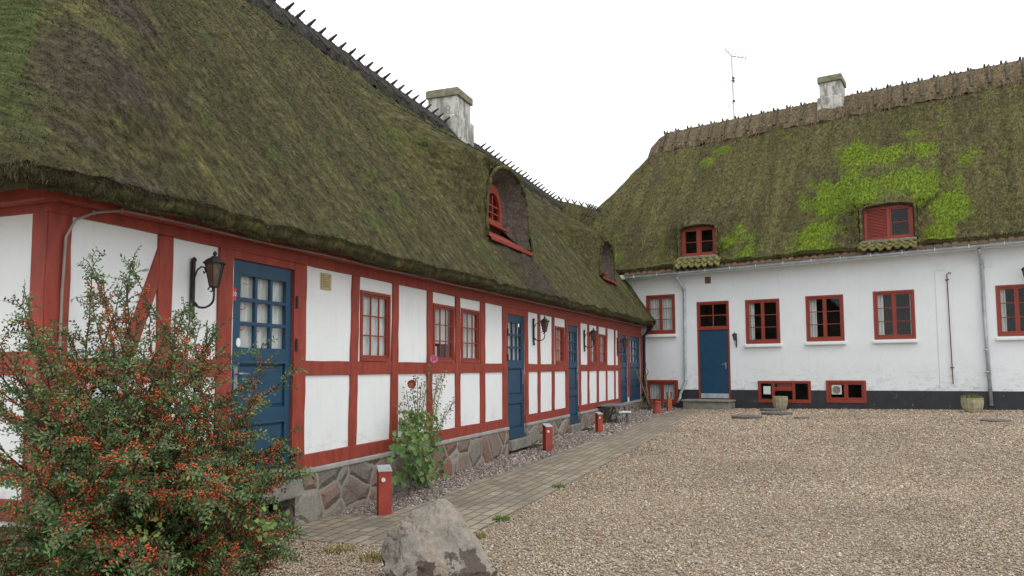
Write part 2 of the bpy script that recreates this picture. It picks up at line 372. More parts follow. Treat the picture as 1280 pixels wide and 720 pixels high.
# ------------------------------------------------------------------ mesh helpers
class MB:
    def __init__(s): s.v = []; s.f = []; s.m = []; s.k = 0
    def face(s, pts, m=None):
        i = len(s.v); s.v += [tuple(p) for p in pts]; s.f.append(tuple(range(i, i + len(pts)))); s.m.append(s.k if m is None else m); return s
    def hexa(s, c):     # 8 corners: bottom 4 ring, top 4 ring
        i = len(s.v); s.v += [tuple(p) for p in c]
        for q in ((0, 3, 2, 1), (4, 5, 6, 7), (0, 1, 5, 4), (1, 2, 6, 5), (2, 3, 7, 6), (3, 0, 4, 7)):
            s.f.append(tuple(i + a for a in q)); s.m.append(s.k)
        return s
    def box(s, pl, t0, t1, o0, o1, z0, z1):
        c = [pl.pt(t, o, z) for z in (z0, z1) for t, o in ((t0, o0), (t1, o0), (t1, o1), (t0, o1))]
        return s.hexa(c)
    def quadbox(s, pl, q, o0, o1):   # q: four (t,z) corners, extruded from o0 to o1
        return s.hexa([pl.pt(t, o0, z) for t, z in q] + [pl.pt(t, o1, z) for t, z in q])
    def cube(s, c, sx, sy, sz, rz=0):
        c = Vector(c); m = Matrix.Rotation(rz, 3, 'Z')
        return s.hexa([c + m @ Vector((x * sx / 2, y * sy / 2, z * sz / 2)) for z in (-1, 1) for x, y in ((-1, -1), (1, -1), (1, 1), (-1, 1))])
    def tube(s, pts, r, n=8, caps=True):
        pts = [Vector(p) for p in pts]; rs = r if isinstance(r, (list, tuple)) else [r] * len(pts)
        i0 = len(s.v); up = None
        for i, p in enumerate(pts):
            d = (pts[min(i + 1, len(pts) - 1)] - pts[max(i - 1, 0)]).normalized()
            if up is None: up = d.orthogonal().normalized()
            up = (up - d * up.dot(d)).normalized(); sd = d.cross(up)
            for k in range(n):
                a = 2 * math.pi * k / n
                s.v.append(tuple(p + (up * math.cos(a) + sd * math.sin(a)) * rs[i]))
        for i in range(len(pts) - 1):
            for k in range(n):
                a = i0 + i * n + k; b = i0 + i * n + (k + 1) % n
                s.f.append((a, b, b + n, a + n)); s.m.append(s.k)
        if caps:
            s.f.append(tuple(i0 + k for k in reversed(range(n)))); s.m.append(s.k)
            e = i0 + (len(pts) - 1) * n; s.f.append(tuple(e + k for k in range(n))); s.m.append(s.k)
        return s
    def lathe(s, c, prof, n=16, squash=None):
        c = Vector(c); i0 = len(s.v)
        for r, z in prof:
            for k in range(n):
                a = 2 * math.pi * (k + .5) / n; rr = r * (squash(k) if squash else 1)
                s.v.append((c.x + rr * math.cos(a), c.y + rr * math.sin(a), c.z + z))
        for i in range(len(prof) - 1):
            for k in range(n):
                a = i0 + i * n + k; b = i0 + i * n + (k + 1) % n
                s.f.append((a, b, b + n, a + n)); s.m.append(s.k)
        s.f.append(tuple(i0 + k for k in reversed(range(n)))); s.m.append(s.k)
        e = i0 + (len(prof) - 1) * n; s.f.append(tuple(e + k for k in range(n))); s.m.append(s.k)
        return s
    def build(s, name, mats, parent=None, bevel=0, smooth=False, shift=None):
        me = bpy.data.meshes.new(name)
        v = s.v
        if shift is not None: v = [(a - shift[0], b - shift[1], c - shift[2]) for a, b, c in v]
        me.from_pydata(v, [], s.f); me.update()
        if not isinstance(mats, (list, tuple)): mats = [mats]
        for m in mats: me.materials.append(m)
        if len(mats) > 1: me.polygons.foreach_set('material_index', s.m)
        if smooth: me.polygons.foreach_set('use_smooth', [True] * len(me.polygons))
        bm = bmesh.new(); bm.from_mesh(me); bmesh.ops.recalc_face_normals(bm, faces=bm.faces); bm.to_mesh(me); bm.free()
        return link(name, me, parent, bevel)
def link(name, me, parent=None, bevel=0):
    o = bpy.data.objects.new(name, me); COL.objects.link(o)
    if parent is not None:
        o.parent = parent
        if parent.type == 'EMPTY' and parent.get('world_parts'): o.location = -Vector(parent.location)
    if bevel:
        b = o.modifiers.new('bevel', 'BEVEL'); b.width = bevel; b.segments = 2; b.limit_method = 'ANGLE'; b.angle_limit = R(40)
    return o
def tag(o, label=None, cat=None, group=None, kind=None):
    if label: o['label'] = label
    if cat: o['category'] = cat
    if group: o['group'] = group
    if kind: o['kind'] = kind
    return o
def empty(name, loc, world=True):
    o = bpy.data.objects.new(name, None); COL.objects.link(o); o.location = loc; o.empty_display_size = .2
    if world: o['world_parts'] = 1
    return o
def npmesh(name, V, faces_n, Fidx, mats, parent=None, attrs=None, smooth=False, mi=None):
    me = bpy.data.meshes.new(name)
    nv = len(V); nf = len(Fidx)
    me.vertices.add(nv); me.vertices.foreach_set('co', np.ascontiguousarray(V, dtype=np.float32).ravel())
    me.loops.add(nf * faces_n); me.loops.foreach_set('vertex_index', np.ascontiguousarray(Fidx, dtype=np.int32).ravel())
    me.polygons.add(nf)
    me.polygons.foreach_set('loop_start', np.arange(0, nf * faces_n, faces_n, dtype=np.int32))
    if smooth: me.polygons.foreach_set('use_smooth', np.ones(nf, dtype=bool))
    for m in (mats if isinstance(mats, (list, tuple)) else [mats]): me.materials.append(m)
    if mi is not None: me.polygons.foreach_set('material_index', mi)
    for k, (typ, dat) in (attrs or {}).items():
        a = me.attributes.new(k, typ, 'POINT')
        key = {'FLOAT': 'value', 'FLOAT_VECTOR': 'vector', 'FLOAT_COLOR': 'color'}[typ]
        a.data.foreach_set(key, np.ascontiguousarray(dat, dtype=np.float32).ravel())
    me.update(calc_edges=True); me.validate()
    return link(name, me, parent)
def vn(P, scale, seed=0):       # value noise, vectorised, 0..1
    p = np.asarray(P) * scale + seed * 17.3
    i = np.floor(p).astype(np.int64); f = p - i; f = f * f * (3 - 2 * f)
    def h(a, b, c):
        n = (a * 374761393 + b * 668265263 + c * 2147483647 + seed * 974711) & 0xffffffff
        n = ((n ^ (n >> 13)) * 1274126177) & 0xffffffff
        return ((n ^ (n >> 16)) & 0xffff) / 65535.0
    out = 0
    for dx in (0, 1):
        for dy in (0, 1):
            for dz in (0, 1):
                wgt = (f[..., 0] if dx else 1 - f[..., 0]) * (f[..., 1] if dy else 1 - f[..., 1]) * (f[..., 2] if dz else 1 - f[..., 2])
                out = out + wgt * h(i[..., 0] + dx, i[..., 1] + dy, i[..., 2] + dz)
    return out
def fbm(P, scale, seed=0, oct=4):
    o = 0; a = .5; t = 0
    for k in range(oct): o = o + a * vn(P, scale * 2 ** k, seed + k); t += a; a *= .55
    return o / t

def grid_wall(mb, pl, t0, t1, z0, z1, o, holes, step=1.2):
    ts = sorted(set([t0, t1] + [x for h in holes for x in h[:2] if t0 < x < t1] + list(np.arange(t0 + step, t1 - .1, step))))
    zs = sorted(set([z0, z1] + [x for h in holes for x in h[2:] if z0 < x < z1]))
    for a, b in zip(ts, ts[1:]):
        for c, d in zip(zs, zs[1:]):
            mt, mz = (a + b) / 2, (c + d) / 2
            if any(h[0] < mt < h[1] and h[2] < mz < h[3] for h in holes): continue
            mb.face([pl.pt(a, o, c), pl.pt(b, o, c), pl.pt(b, o, d), pl.pt(a, o, d)])
def beam(mb, pl, q, o0, o1, n=6, jit=.004):
    """timber: q = (t0,z0),(t1,z1),(t2,z2),(t3,z3) with the long way from edge 0-1 to edge 3-2; wobbly arrises"""
    prev = None; i0 = len(mb.v)
    a, b, c, d = [Vector((x[0], x[1])) for x in q]
    for i in range(n + 1):
        f = i / n; l = a.lerp(d, f); r = b.lerp(c, f)
        js = [random.uniform(-jit, jit) for _ in range(4)]
        acr = (r - l).normalized()
        l2 = l + acr * js[0]; r2 = r + acr * js[1]
        mb.v += [tuple(pl.pt(l2.x, o0, l2.y)), tuple(pl.pt(l2.x, o1 + js[2] * .5, l2.y)), tuple(pl.pt(r2.x, o1 + js[3] * .5, r2.y)), tuple(pl.pt(r2.x, o0, r2.y))]
    for i in range(n):
        s = i0 + i * 4
        for k in range(4):
            mb.f.append((s + k, s + (k + 1) % 4, s + 4 + (k + 1) % 4, s + 4 + k)); mb.m.append(mb.k)
    mb.f.append((i0, i0 + 1, i0 + 2, i0 + 3)); mb.m.append(mb.k); e = i0 + n * 4; mb.f.append((e + 3, e + 2, e + 1, e)); mb.m.append(mb.k)

def curtain(mb, pl, t0, t1, o, z0, z1, waves=None, amp=.012):
    w_ = t1 - t0; n = max(8, int(w_ / .015)); ph = random.uniform(0, 6)
    pts = []
    for i in range(n + 1):
        t = t0 + w_ * i / n
        pts.append((t, o + amp * math.sin(ph + t * 75) + amp * .5 * math.sin(t * 33 + ph)))
    for (a, oa), (b, ob) in zip(pts, pts[1:]):
        mb.face([pl.pt(a, oa, z0), pl.pt(b, ob, z0), pl.pt(b, ob, z1), pl.pt(a, oa, z1)])

def sash(mb, pl, t0, t1, z0, z1, cols, rows, fr, bar, o0, o1):
    mb.box(pl, t0, t0 + fr, o0, o1, z0, z1); mb.box(pl, t1 - fr, t1, o0, o1, z0, z1)
    mb.box(pl, t0 + fr, t1 - fr, o0, o1 - .001, z0, z0 + fr * 1.2); mb.box(pl, t0 + fr, t1 - fr, o0, o1 - .001, z1 - fr, z1)
    a0, a1, c0, c1 = t0 + fr, t1 - fr, z0 + fr * 1.2, z1 - fr
    for i in range(1, cols):
        x = a0 + (a1 - a0) * i / cols; mb.box(pl, x - bar / 2, x + bar / 2, o0 + .004, o1 - .004, c0, c1)
    for i in range(1, rows):
        x = c0 + (c1 - c0) * i / rows; mb.box(pl, a0, a1, o0 + .006, o1 - .006, x - bar / 2, x + bar / 2)
    return a0, a1, c0, c1
def room(mb, pl, t0, t1, z0, z1, o0, depth):
    mb.box(pl, t0, t1, o0 - depth, o0 - depth + .01, z0, z1)
    mb.box(pl, t0 - .01, t0, o0 - depth, o0, z0, z1); mb.box(pl, t1, t1 + .01, o0 - depth, o0, z0, z1)
    mb.box(pl, t0, t1, o0 - depth, o0, z0 - .01, z0); mb.box(pl, t0, t1, o0 - depth, o0, z1, z1 + .01)
def window(pl, parent, t0, t1, z0, z1, sashes=1, cols=3, rows=3, fr=.05, sf=.035, cur='full', sill=False, o=0.0, label=None):
    m = MB()
    m.box(pl, t0, t0 + fr, o - .10, o + .012, z0, z1); m.box(pl, t1 - fr, t1, o - .10, o + .012, z0, z1)
    m.box(pl, t0 + fr, t1 - fr, o - .10, o + .010, z1 - fr, z1); m.box(pl, t0 + fr, t1 - fr, o - .10, o + .016, z0, z0 + fr * 1.2)
    wo = m.build('window', M['redwin'], parent, .003)
    if label: wo['label'] = label
    a0, a1, c0, c1 = t0 + fr, t1 - fr, z0 + fr * 1.2, z1 - fr
    if sashes == 2:
        mid = (a0 + a1) / 2; spans = [(a0 + .002, mid - .002), (mid + .002, a1 - .002)]
    else: spans = [(a0 + .002, a1 - .002)]
    g = MB()
    for x0, x1 in spans:
        s = MB(); r = sash(s, pl, x0, x1, c0 + .002, c1 - .002, cols, rows, sf, .020 if sashes == 2 else .015, o - (.055 if sashes == 2 else .030), o - (.012 if sashes == 2 else .004))
        s.build('sash', M['redwin'], wo, .003)
        g.box(pl, r[0], r[1], o - (.036 if sashes == 2 else .022), o - (.032 if sashes == 2 else .018), r[2], r[3])
    g.build('pane', M['glass'], wo)
    rm = MB(); room(rm, pl, t0 + .01, t1 - .01, z0 + .01, z1 - .01, o - .10, .9); rm.build('recess', M['dark'], wo)
    if cur:
        c = MB(); W = a1 - a0
        if cur == 'full': curtain(c, pl, a0, a1, o - .06, c0, c1)
        elif cur == 'left': curtain(c, pl, a0, a0 + W * .24, o - .13, c0, c1)
        elif cur == 'sides':
            curtain(c, pl, a0, a0 + W * .20, o - .13, c0, c1); curtain(c, pl, a1 - W * .08, a1, o - .13, c0, c1)
        elif cur == 'wide':
            curtain(c, pl, a0, a0 + W * .42, o - .13, c0, c1); curtain(c, pl, a0 + W * .52, a1, o - .13, c0, c1)
        elif cur == 'topbottom':
            curtain(c, pl, a0, a1, o - .085, c0 + (c1 - c0) * .30, c1)
            curtain(c, pl, a0, a0 + W * .5, o - .11, c0, c0 + (c1 - c0) * .25)
        c.build('curtain', M['curtain'], wo)
    if sill:
        s = MB(); s.box(pl, t0 - .04, t1 + .04, o + .0015, o + .09, z0 - .105, z0 - .012)
        s.build('sill', M['white_r'], wo, .02)
    return wo

def panel_door(pl, parent, t0, t1, z0, z1, zmid, o=0.0, hinge_right=True, glass_cur='full', hinges=True, label=None):
    th = .045; o1 = o - .02; o0 = o1 - th; st = .105 * (t1 - t0) / .85
    m = MB()
    m.box(pl, t0, t0 + st, o0, o1, z0, z1); m.box(pl, t1 - st, t1, o0, o1, z0, z1)
    a0, a1 = t0 + st, t1 - st
    gz0 = zmid; gz1 = z1 - .13
    H = gz0 - z0
    kick = .17; midr = z0 + H * .50
    m.box(pl, a0, a1, o0, o1 - .001, gz1, z1)
    m.box(pl, a0, a1, o0, o1 - .001, gz0 - .14, gz0)
    m.box(pl, a0, a1, o0, o1 - .001, midr - .07, midr + .07)
    m.box(pl, a0, a1, o0, o1 - .001, z0, z0 + kick)
    for c, d in ((z0 + kick, midr - .07), (midr + .07, gz0 - .14)):
        m.box(pl, a0, a1, o0 + .008, o1 - .022, c, d)
        e = .035; m.hexa([pl.pt(t, o1 - .022, z) for t, z in ((a0 + e * .4, c + e * .4), (a1 - e * .4, c + e * .4), (a1 - e * .4, d - e * .4), (a0 + e * .4, d - e * .4))] +
                         [pl.pt(t, o1 - .012, z) for t, z in ((a0 + e, c + e), (a1 - e, c + e), (a1 - e, d - e), (a0 + e, d - e))])
        m.box(pl, a0, a1, o1 - .02, o1 + .012, d - .004, d + .018)
    for i in (1, 2):
        x = a0 + (a1 - a0) * i / 3; m.box(pl, x - .016, x + .016, o0 + .006, o1 - .004, gz0, gz1)
        x = gz0 + (gz1 - gz0) * i / 3; m.box(pl, a0, a1, o0 + .008, o1 - .006, x - .018, x + .018)
    m.box(pl, t0 + .01, t1 - .01, o1 - .001, o1 + .03, z0 + .01, z0 + .05)
    d = m.build('door', M['blue'], parent, .004)
    if label: d['label'] = label
    g = MB(); g.box(pl, a0, a1, o0 + .016, o0 + .020, gz0, gz1); g.build('pane', M['glass'], d)
    c = MB(); curtain(c, pl, a0 - .03, a1 + .03, o0 - .025, gz0 - .05, gz1 + .02); c.build('curtain', M['curtain'], d)
    rm = MB(); room(rm, pl, t0, t1, z0, z1, o - .15, .7); rm.build('recess', M['dark'], d)
    hx = t0 + st * .5 if hinge_right else t1 - st * .5; hz = zmid - .27
    h = MB(); h.box(pl, hx - .022, hx + .022, o1, o1 + .008, hz - .15, hz + .10)
    s = 1 if hinge_right else -1
    h.tube([pl.pt(hx, o1, hz + .04), pl.pt(hx, o1 + .05, hz + .04), pl.pt(hx + s * .02, o1 + .06, hz + .04), pl.pt(hx + s * .11, o1 + .055, hz + .035)], .010, 8)
    h.build('handle', M['metal'], d)
    if hinges:
        hx = t1 + .012 if hinge_right else t0 - .012
        for z in (z0 + .16, zmid + .03, z1 - .32):
            h = MB(); h.tube([pl.pt(hx, o + .022, z - .05), pl.pt(hx, o + .022, z + .07)], .012, 8)
            h.box(pl, hx - .025, hx + .004, o + .0125, o + .018, z - .05, z + .05); h.build('hinge', M['iron'], d)
    return d

# ------------------------------------------------------------------ roofs
def smin(a, b, k):
    h = np.clip(.5 + .5 * (b - a) / k, 0, 1); return b * (1 - h) + a * h - k * h * (1 - h)
def sst(a, b, x): 
    x = np.clip((x - a) / (b - a), 0, 1); return x * x * (3 - 2 * x)
def arch_half(hh, a, p=2.6):     # half width of an arched opening at relative height 0..1
    return a * np.clip(1 - np.clip(hh, 0, 1) ** p, 0, 1) ** .5

def thatch_roof(pl, tA, tB, kA, kB, eave_o, half, he, hr, res, dormers, seed, nblades, blade, moss_fn, matkey, parent, extra=None, cover=None):
    nt_ = int((tB - tA) / res) + 1
    ts = np.linspace(tA, tB, nt_); rs = np.concatenate([np.linspace(0, half, int(half / res) + 1), np.linspace(half, 2 * half, int(half / res / 2.5) + 1)[1:]])
    T, RR = np.meshgrid(ts, rs, indexing='ij')
    d = np.minimum(RR, 2 * half - RR)
    dd = smin(RR, 2 * half - RR, .25)
    if kA: dd = smin(dd, (T - tA) * kA, .9)
    if kB: dd = smin(dd, (tB - T) * kB, .9)
    dd = np.maximum(dd, 0)
    HE = he(T); HR = hr(T)
    f = dd / half
    H = HE + (HR - HE) * f + .10 * np.sin(np.pi * np.clip(f, 0, 1)) * 1.0
    if extra is not None: H = H + extra(T, RR)
    Rr = RR.copy()
    removed = np.zeros((nt_, len(rs)), bool)
    for D in dormers:
        hcol = H[np.argmin(np.abs(ts - D['tc']))]; D['d0'] = float(np.interp(D['zs'] - .06, hcol[:int(half / res)], rs[:int(half / res)])); D['d1'] = max(D['d1'], D['d0'] + .5); D['d2'] = min(max(D['d2'], float(np.interp(D['ztop'] + .35, hcol[:int(half / res)], rs[:int(half / res)]))), half - .35)
        print('dormer d0', D['d0'], D['zs'], D['ztop'])
        tc, a, fo, d0, d1, d2, zt, zs = D['tc'], D['a'], D['fo'], D['d0'], D['d1'], D['d2'], D['ztop'], D['zs']
        near = (np.abs(T - tc) < a + fo) & (RR < half)
        w_ = 1 - sst(a * .95, a + fo, np.abs(T - tc))
        zc = zt + D.get('brow', .12)
        h0 = np.interp(d0, rs, (HE + (HR - HE) * np.clip(RR / half, 0, 1))[nt_ // 2] )
        n2 = np.argmin(np.abs(ts - tc)); hn = H[n2]
        h0 = np.interp(d0, rs, hn); h2 = np.interp(d2, rs, hn)
        u1 = np.clip((RR - d0) / (d1 - d0), 0, 1); u2 = np.clip((RR - d1) / (d2 - d1), 0, 1)
        tr = np.where(RR <= d0, RR, np.where(RR <= d1, d0 + u1 * .03, d0 + .03 + u2 * (d2 - d0 - .03)))
        thh = np.where(RR <= d0, H, np.where(RR <= d1, h0 + u1 * (zc - h0), zc + (h2 - zc) * u2))
        sel = near & (RR < d2)
        Rr = np.where(sel, (1 - w_) * Rr + w_ * tr, Rr)
        H = np.where(sel, (1 - w_) * H + w_ * np.maximum(thh, H * 0 + thh), H)
        hh = (H - zs) / (zt - zs)
        removed |= sel & (RR > d0 - .02) & (RR < d1 + .05) & (hh > 0) & (hh < 1) & (np.abs(T - tc) < arch_half(hh, a, D.get('p', 2.6)))
    O = eave_o - Rr
    P = np.stack([pl.o.x + pl.d.x * T + pl.n.x * O, pl.o.y + pl.d.y * T + pl.n.y * O, H], -1)
    # lumps: streaks down the slope and settled hollows
    rc = np.stack([T, dd, np.full_like(T, seed * 1.0)], -1)
    dTi = np.gradient(P, axis=0); dRi = np.gradient(P, axis=1)
    N = np.cross(dTi, dRi); N /= (np.linalg.norm(N, axis=-1, keepdims=True) + 1e-9)
    N = np.where(N[..., 2:3] < 0, -N, N)
    lump = (fbm(rc * [3.2, .7, 1], 1.0, seed, 4) - .5) * .10 + (fbm(rc, .7, seed + 5, 3) - .5) * .14 + (fbm(rc * [9, 3.5, 1], 1.0, seed + 9, 3) - .5) * .05
    moss = moss_fn(T, dd, rc)
    P = P + N * (lump + np.maximum(moss, 0) * .16 * (fbm(rc, 6, seed + 3, 3) - .2))[..., None]
    nT, nR = T.shape
    idx = np.arange(nT * nR).reshape(nT, nR)
    q = np.stack([idx[:-1, :-1], idx[1:, :-1], idx[1:, 1:], idx[:-1, 1:]], -1)
    rem = removed[:-1, :-1] | removed[1:, :-1] | removed[1:, 1:] | removed[:-1, 1:]
    qk = q[~rem]
    V = P.reshape(-1, 3); RC = rc.reshape(-1, 3); MS = moss.reshape(-1)
    # eave skirt: the cut butt of the thatch, all round
    def ring(side):
        return {'f': idx[:, 0], 'b': idx[:, -1], 'a': idx[0, :], 'z': idx[-1, :]}[side]
    Vs = [V]; RCs = [RC]; MSs = [MS]; Fs = [qk]; off = len(V)
    for side in ('f', 'a', 'b', 'z'):
        if (side == 'a' and not kA) or (side == 'z' and not kB): continue
        r = ring(side); inward = {'f': -pl.n, 'b': pl.n, 'a': pl.d, 'z': -pl.d}[side]
        base = V[r]; rows = [r]
        for du, dz in ((.012, -.055), (.04, -.108), (.20, -.10), (.45, -.0)):
            jit = (fbm(base, 6, seed + 2, 2) - .5)[:, None] * .05
            nv = base + np.array([inward.x, inward.y, 0]) * (du + jit) + np.array([0, 0, dz]) * (1 + jit * 3)
            Vs.append(nv); x = RC[r].copy(); x[:, 1] -= (-dz); RCs.append(x); MSs.append(MS[r] * 0)
            rows.append(np.arange(off, off + len(r))); off += len(r)
        for A, B in zip(rows, rows[1:]):
            Fs.append(np.stack([A[:-1], A[1:], B[1:], B[:-1]], -1))
    V2 = np.concatenate(Vs); RC2 = np.concatenate(RCs); MS2 = np.concatenate(MSs); F2 = np.concatenate(Fs)
    rn = .42 + .16 * fbm(V2, 30, seed, 2)
    # blades
    q4 = q[~rem]; A, B, C, Dd = (V[q4[:, k]] for k in range(4))
    area = np.linalg.norm(np.cross(C - A, Dd - B), axis=1) * .5
    cen = (A + C) / 2; dist = np.linalg.norm(cen - np.array([0, 0, EYE]), axis=1)
    front = (RC[q4[:, 0], 1] < 99) & (RR.reshape(-1)[q4[:, 0]] < half * 1.02)
    wgt = area * front / np.clip(dist, 6, 60) ** 1.3
    ch = RNG.choice(len(q4), nblades, p=wgt / wgt.sum())
    u = RNG.random((nblades, 1)); v_ = RNG.random((nblades, 1))
    Qc = q4[ch]
    def bil(X): return (X[Qc[:, 0]] * (1 - u) * (1 - v_) + X[Qc[:, 1]] * u * (1 - v_) + X[Qc[:, 2]] * u * v_ + X[Qc[:, 3]] * (1 - u) * v_)
    p = bil(V); rcb = bil(RC); msb = bil(MS[:, None])[:, 0]
    side = V[Qc[:, 1]] - V[Qc[:, 0]]; dn = V[Qc[:, 0]] - V[Qc[:, 3]]
    side /= np.linalg.norm(side, axis=1, keepdims=True) + 1e-9; nn = np.cross(side, dn); nn /= np.linalg.norm(nn, axis=1, keepdims=True) + 1e-9
    nn = np.where(nn[:, 2:3] < 0, -nn, nn)
    # true fall line in the surface
    g = np.array([0, 0, -1.0]); fall = g - nn * (nn @ g)[:, None]; fall /= np.linalg.norm(fall, axis=1, keepdims=True) + 1e-9
    side = np.cross(fall, nn)
    dist = np.linalg.norm(p - np.array([0, 0, EYE]), axis=1)
    Lh = blade[0] * (.5 + RNG.random(nblades)) ; Wd = blade[1] * (.6 + .8 * RNG.random(nblades)) * np.clip(dist / 9, .75, 2.4)
    lift = RNG.normal(.20, .20, nblades); yaw = RNG.normal(0, .35, nblades)
    Lh = np.where(msb > .4, Lh * .42, Lh); lift = np.where(msb > .4, lift + .4, lift); yaw = np.where(msb > .4, yaw * 3, yaw); Wd = np.where(msb > .4, Wd * 1.15, Wd)
    dirv = (fall * np.cos(yaw)[:, None] + side * np.sin(yaw)[:, None]) * np.cos(lift)[:, None] + nn * np.sin(lift)[:, None]
    sv_ = np.cross(dirv, nn); sv_ /= np.linalg.norm(sv_, axis=1, keepdims=True) + 1e-9
    b0 = p - nn * .012 - dirv * (Lh * .3)[:, None]
    tri = np.stack([b0 - sv_ * Wd[:, None] / 2, b0 + sv_ * Wd[:, None] / 2, p + dirv * (Lh * .7)[:, None]], 1).reshape(-1, 3)
    rb = np.repeat(RNG.random(nblades), 3)
    Fb = np.arange(3 * nblades).reshape(-1, 3) + len(V2)
    # ragged butt ends hanging along the eave
    ring_pts = np.concatenate([V[idx[:, 0]]] + ([V[idx[0, :nR // 2]]] if kA else [])); ring_out = np.concatenate([np.tile([pl.n.x, pl.n.y, 0], (nT, 1))] + ([np.tile([-pl.d.x, -pl.d.y, 0], (nR // 2, 1))] if kA else []))
    ring_rc = np.concatenate([RC[idx[:, 0]]] + ([RC[idx[0, :nR // 2]]] if kA else []))
    ne = int(nblades * .11); ci = RNG.integers(0, len(ring_pts), ne); ee = np.array([pl.d.x, pl.d.y, 0]) * RNG.uniform(-res, res, (ne, 1)); ee = np.where(ci[:, None] >= nT, -ee[:, [1, 0, 2]], ee)
    hh_ = RNG.random((ne, 1)); pe = ring_pts[ci] + ee - ring_out[ci] * (.005 + .055 * hh_) + np.array([0, 0, -1.0]) * hh_ * .115
    de = ring_out[ci] * RNG.uniform(.1, .5, (ne, 1)) + np.array([0, 0, -1.0]) + RNG.normal(0, .15, (ne, 3)); de /= np.linalg.norm(de, axis=1, keepdims=True)
    se = np.cross(de, ring_out[ci]); se /= np.linalg.norm(se, axis=1, keepdims=True) + 1e-9; Le = (.012 + .028 * RNG.random(ne))[:, None]; We = (blade[1] * (.5 + RNG.random(ne)) * .55)[:, None]
    tri = np.concatenate([tri, np.stack([pe - se * We - de * Le * .4, pe + se * We - de * Le * .4, pe + de * Le], 1).reshape(-1, 3)])
    rb = np.concatenate([rb, np.repeat(RNG.random(ne) * .8, 3)]); rcb = np.concatenate([rcb, ring_rc[ci] + np.concatenate([ee[:, :1] * 0, -hh_ * .2, ee[:, :1] * 0], 1)]); msb = np.concatenate([msb, np.full(ne, -.35)])
    nblades = nblades + ne; Fb = np.arange(3 * nblades).reshape(-1, 3) + len(V2)
    # join quads (as two triangles each) and blades in one mesh
    Ft = np.concatenate([F2[:, [0, 1, 2]], F2[:, [0, 2, 3]], Fb])
    VV = np.concatenate([V2, tri]); RCc = np.concatenate([RC2, np.repeat(rcb, 3, 0)]); MM = np.concatenate([MS2, np.repeat(msb, 3)]); RNc = np.concatenate([rn, rb])
    ob = npmesh('thatched_roof', VV, 3, Ft, M[matkey], parent, {'rc': ('FLOAT_VECTOR', RCc), 'rnd': ('FLOAT', RNc), 'moss': ('FLOAT', MM)}, smooth=True)
    return ob

def add_attrs(ob, pl, seed=1.0, yaxis='z'):
    me = ob.data; n = len(me.vertices); co = np.empty(n * 3, np.float32); me.vertices.foreach_get('co', co); co = co.reshape(-1, 3)
    t = (co[:, 0] - pl.o.x) * pl.d.x + (co[:, 1] - pl.o.y) * pl.d.y
    rc = np.stack([t, co[:, 2] if yaxis == 'z' else (co[:, 0] * pl.n.x + co[:, 1] * pl.n.y), np.full(n, seed)], -1)
    for k, typ, dat in (('rc', 'FLOAT_VECTOR', rc), ('rnd', 'FLOAT', .4 + .3 * fbm(co, 25, 3, 2)), ('moss', 'FLOAT', np.zeros(n))):
        a = me.attributes.new(k, typ, 'POINT'); a.data.foreach_set('vector' if typ == 'FLOAT_VECTOR' else 'value', np.ascontiguousarray(dat, np.float32).ravel())

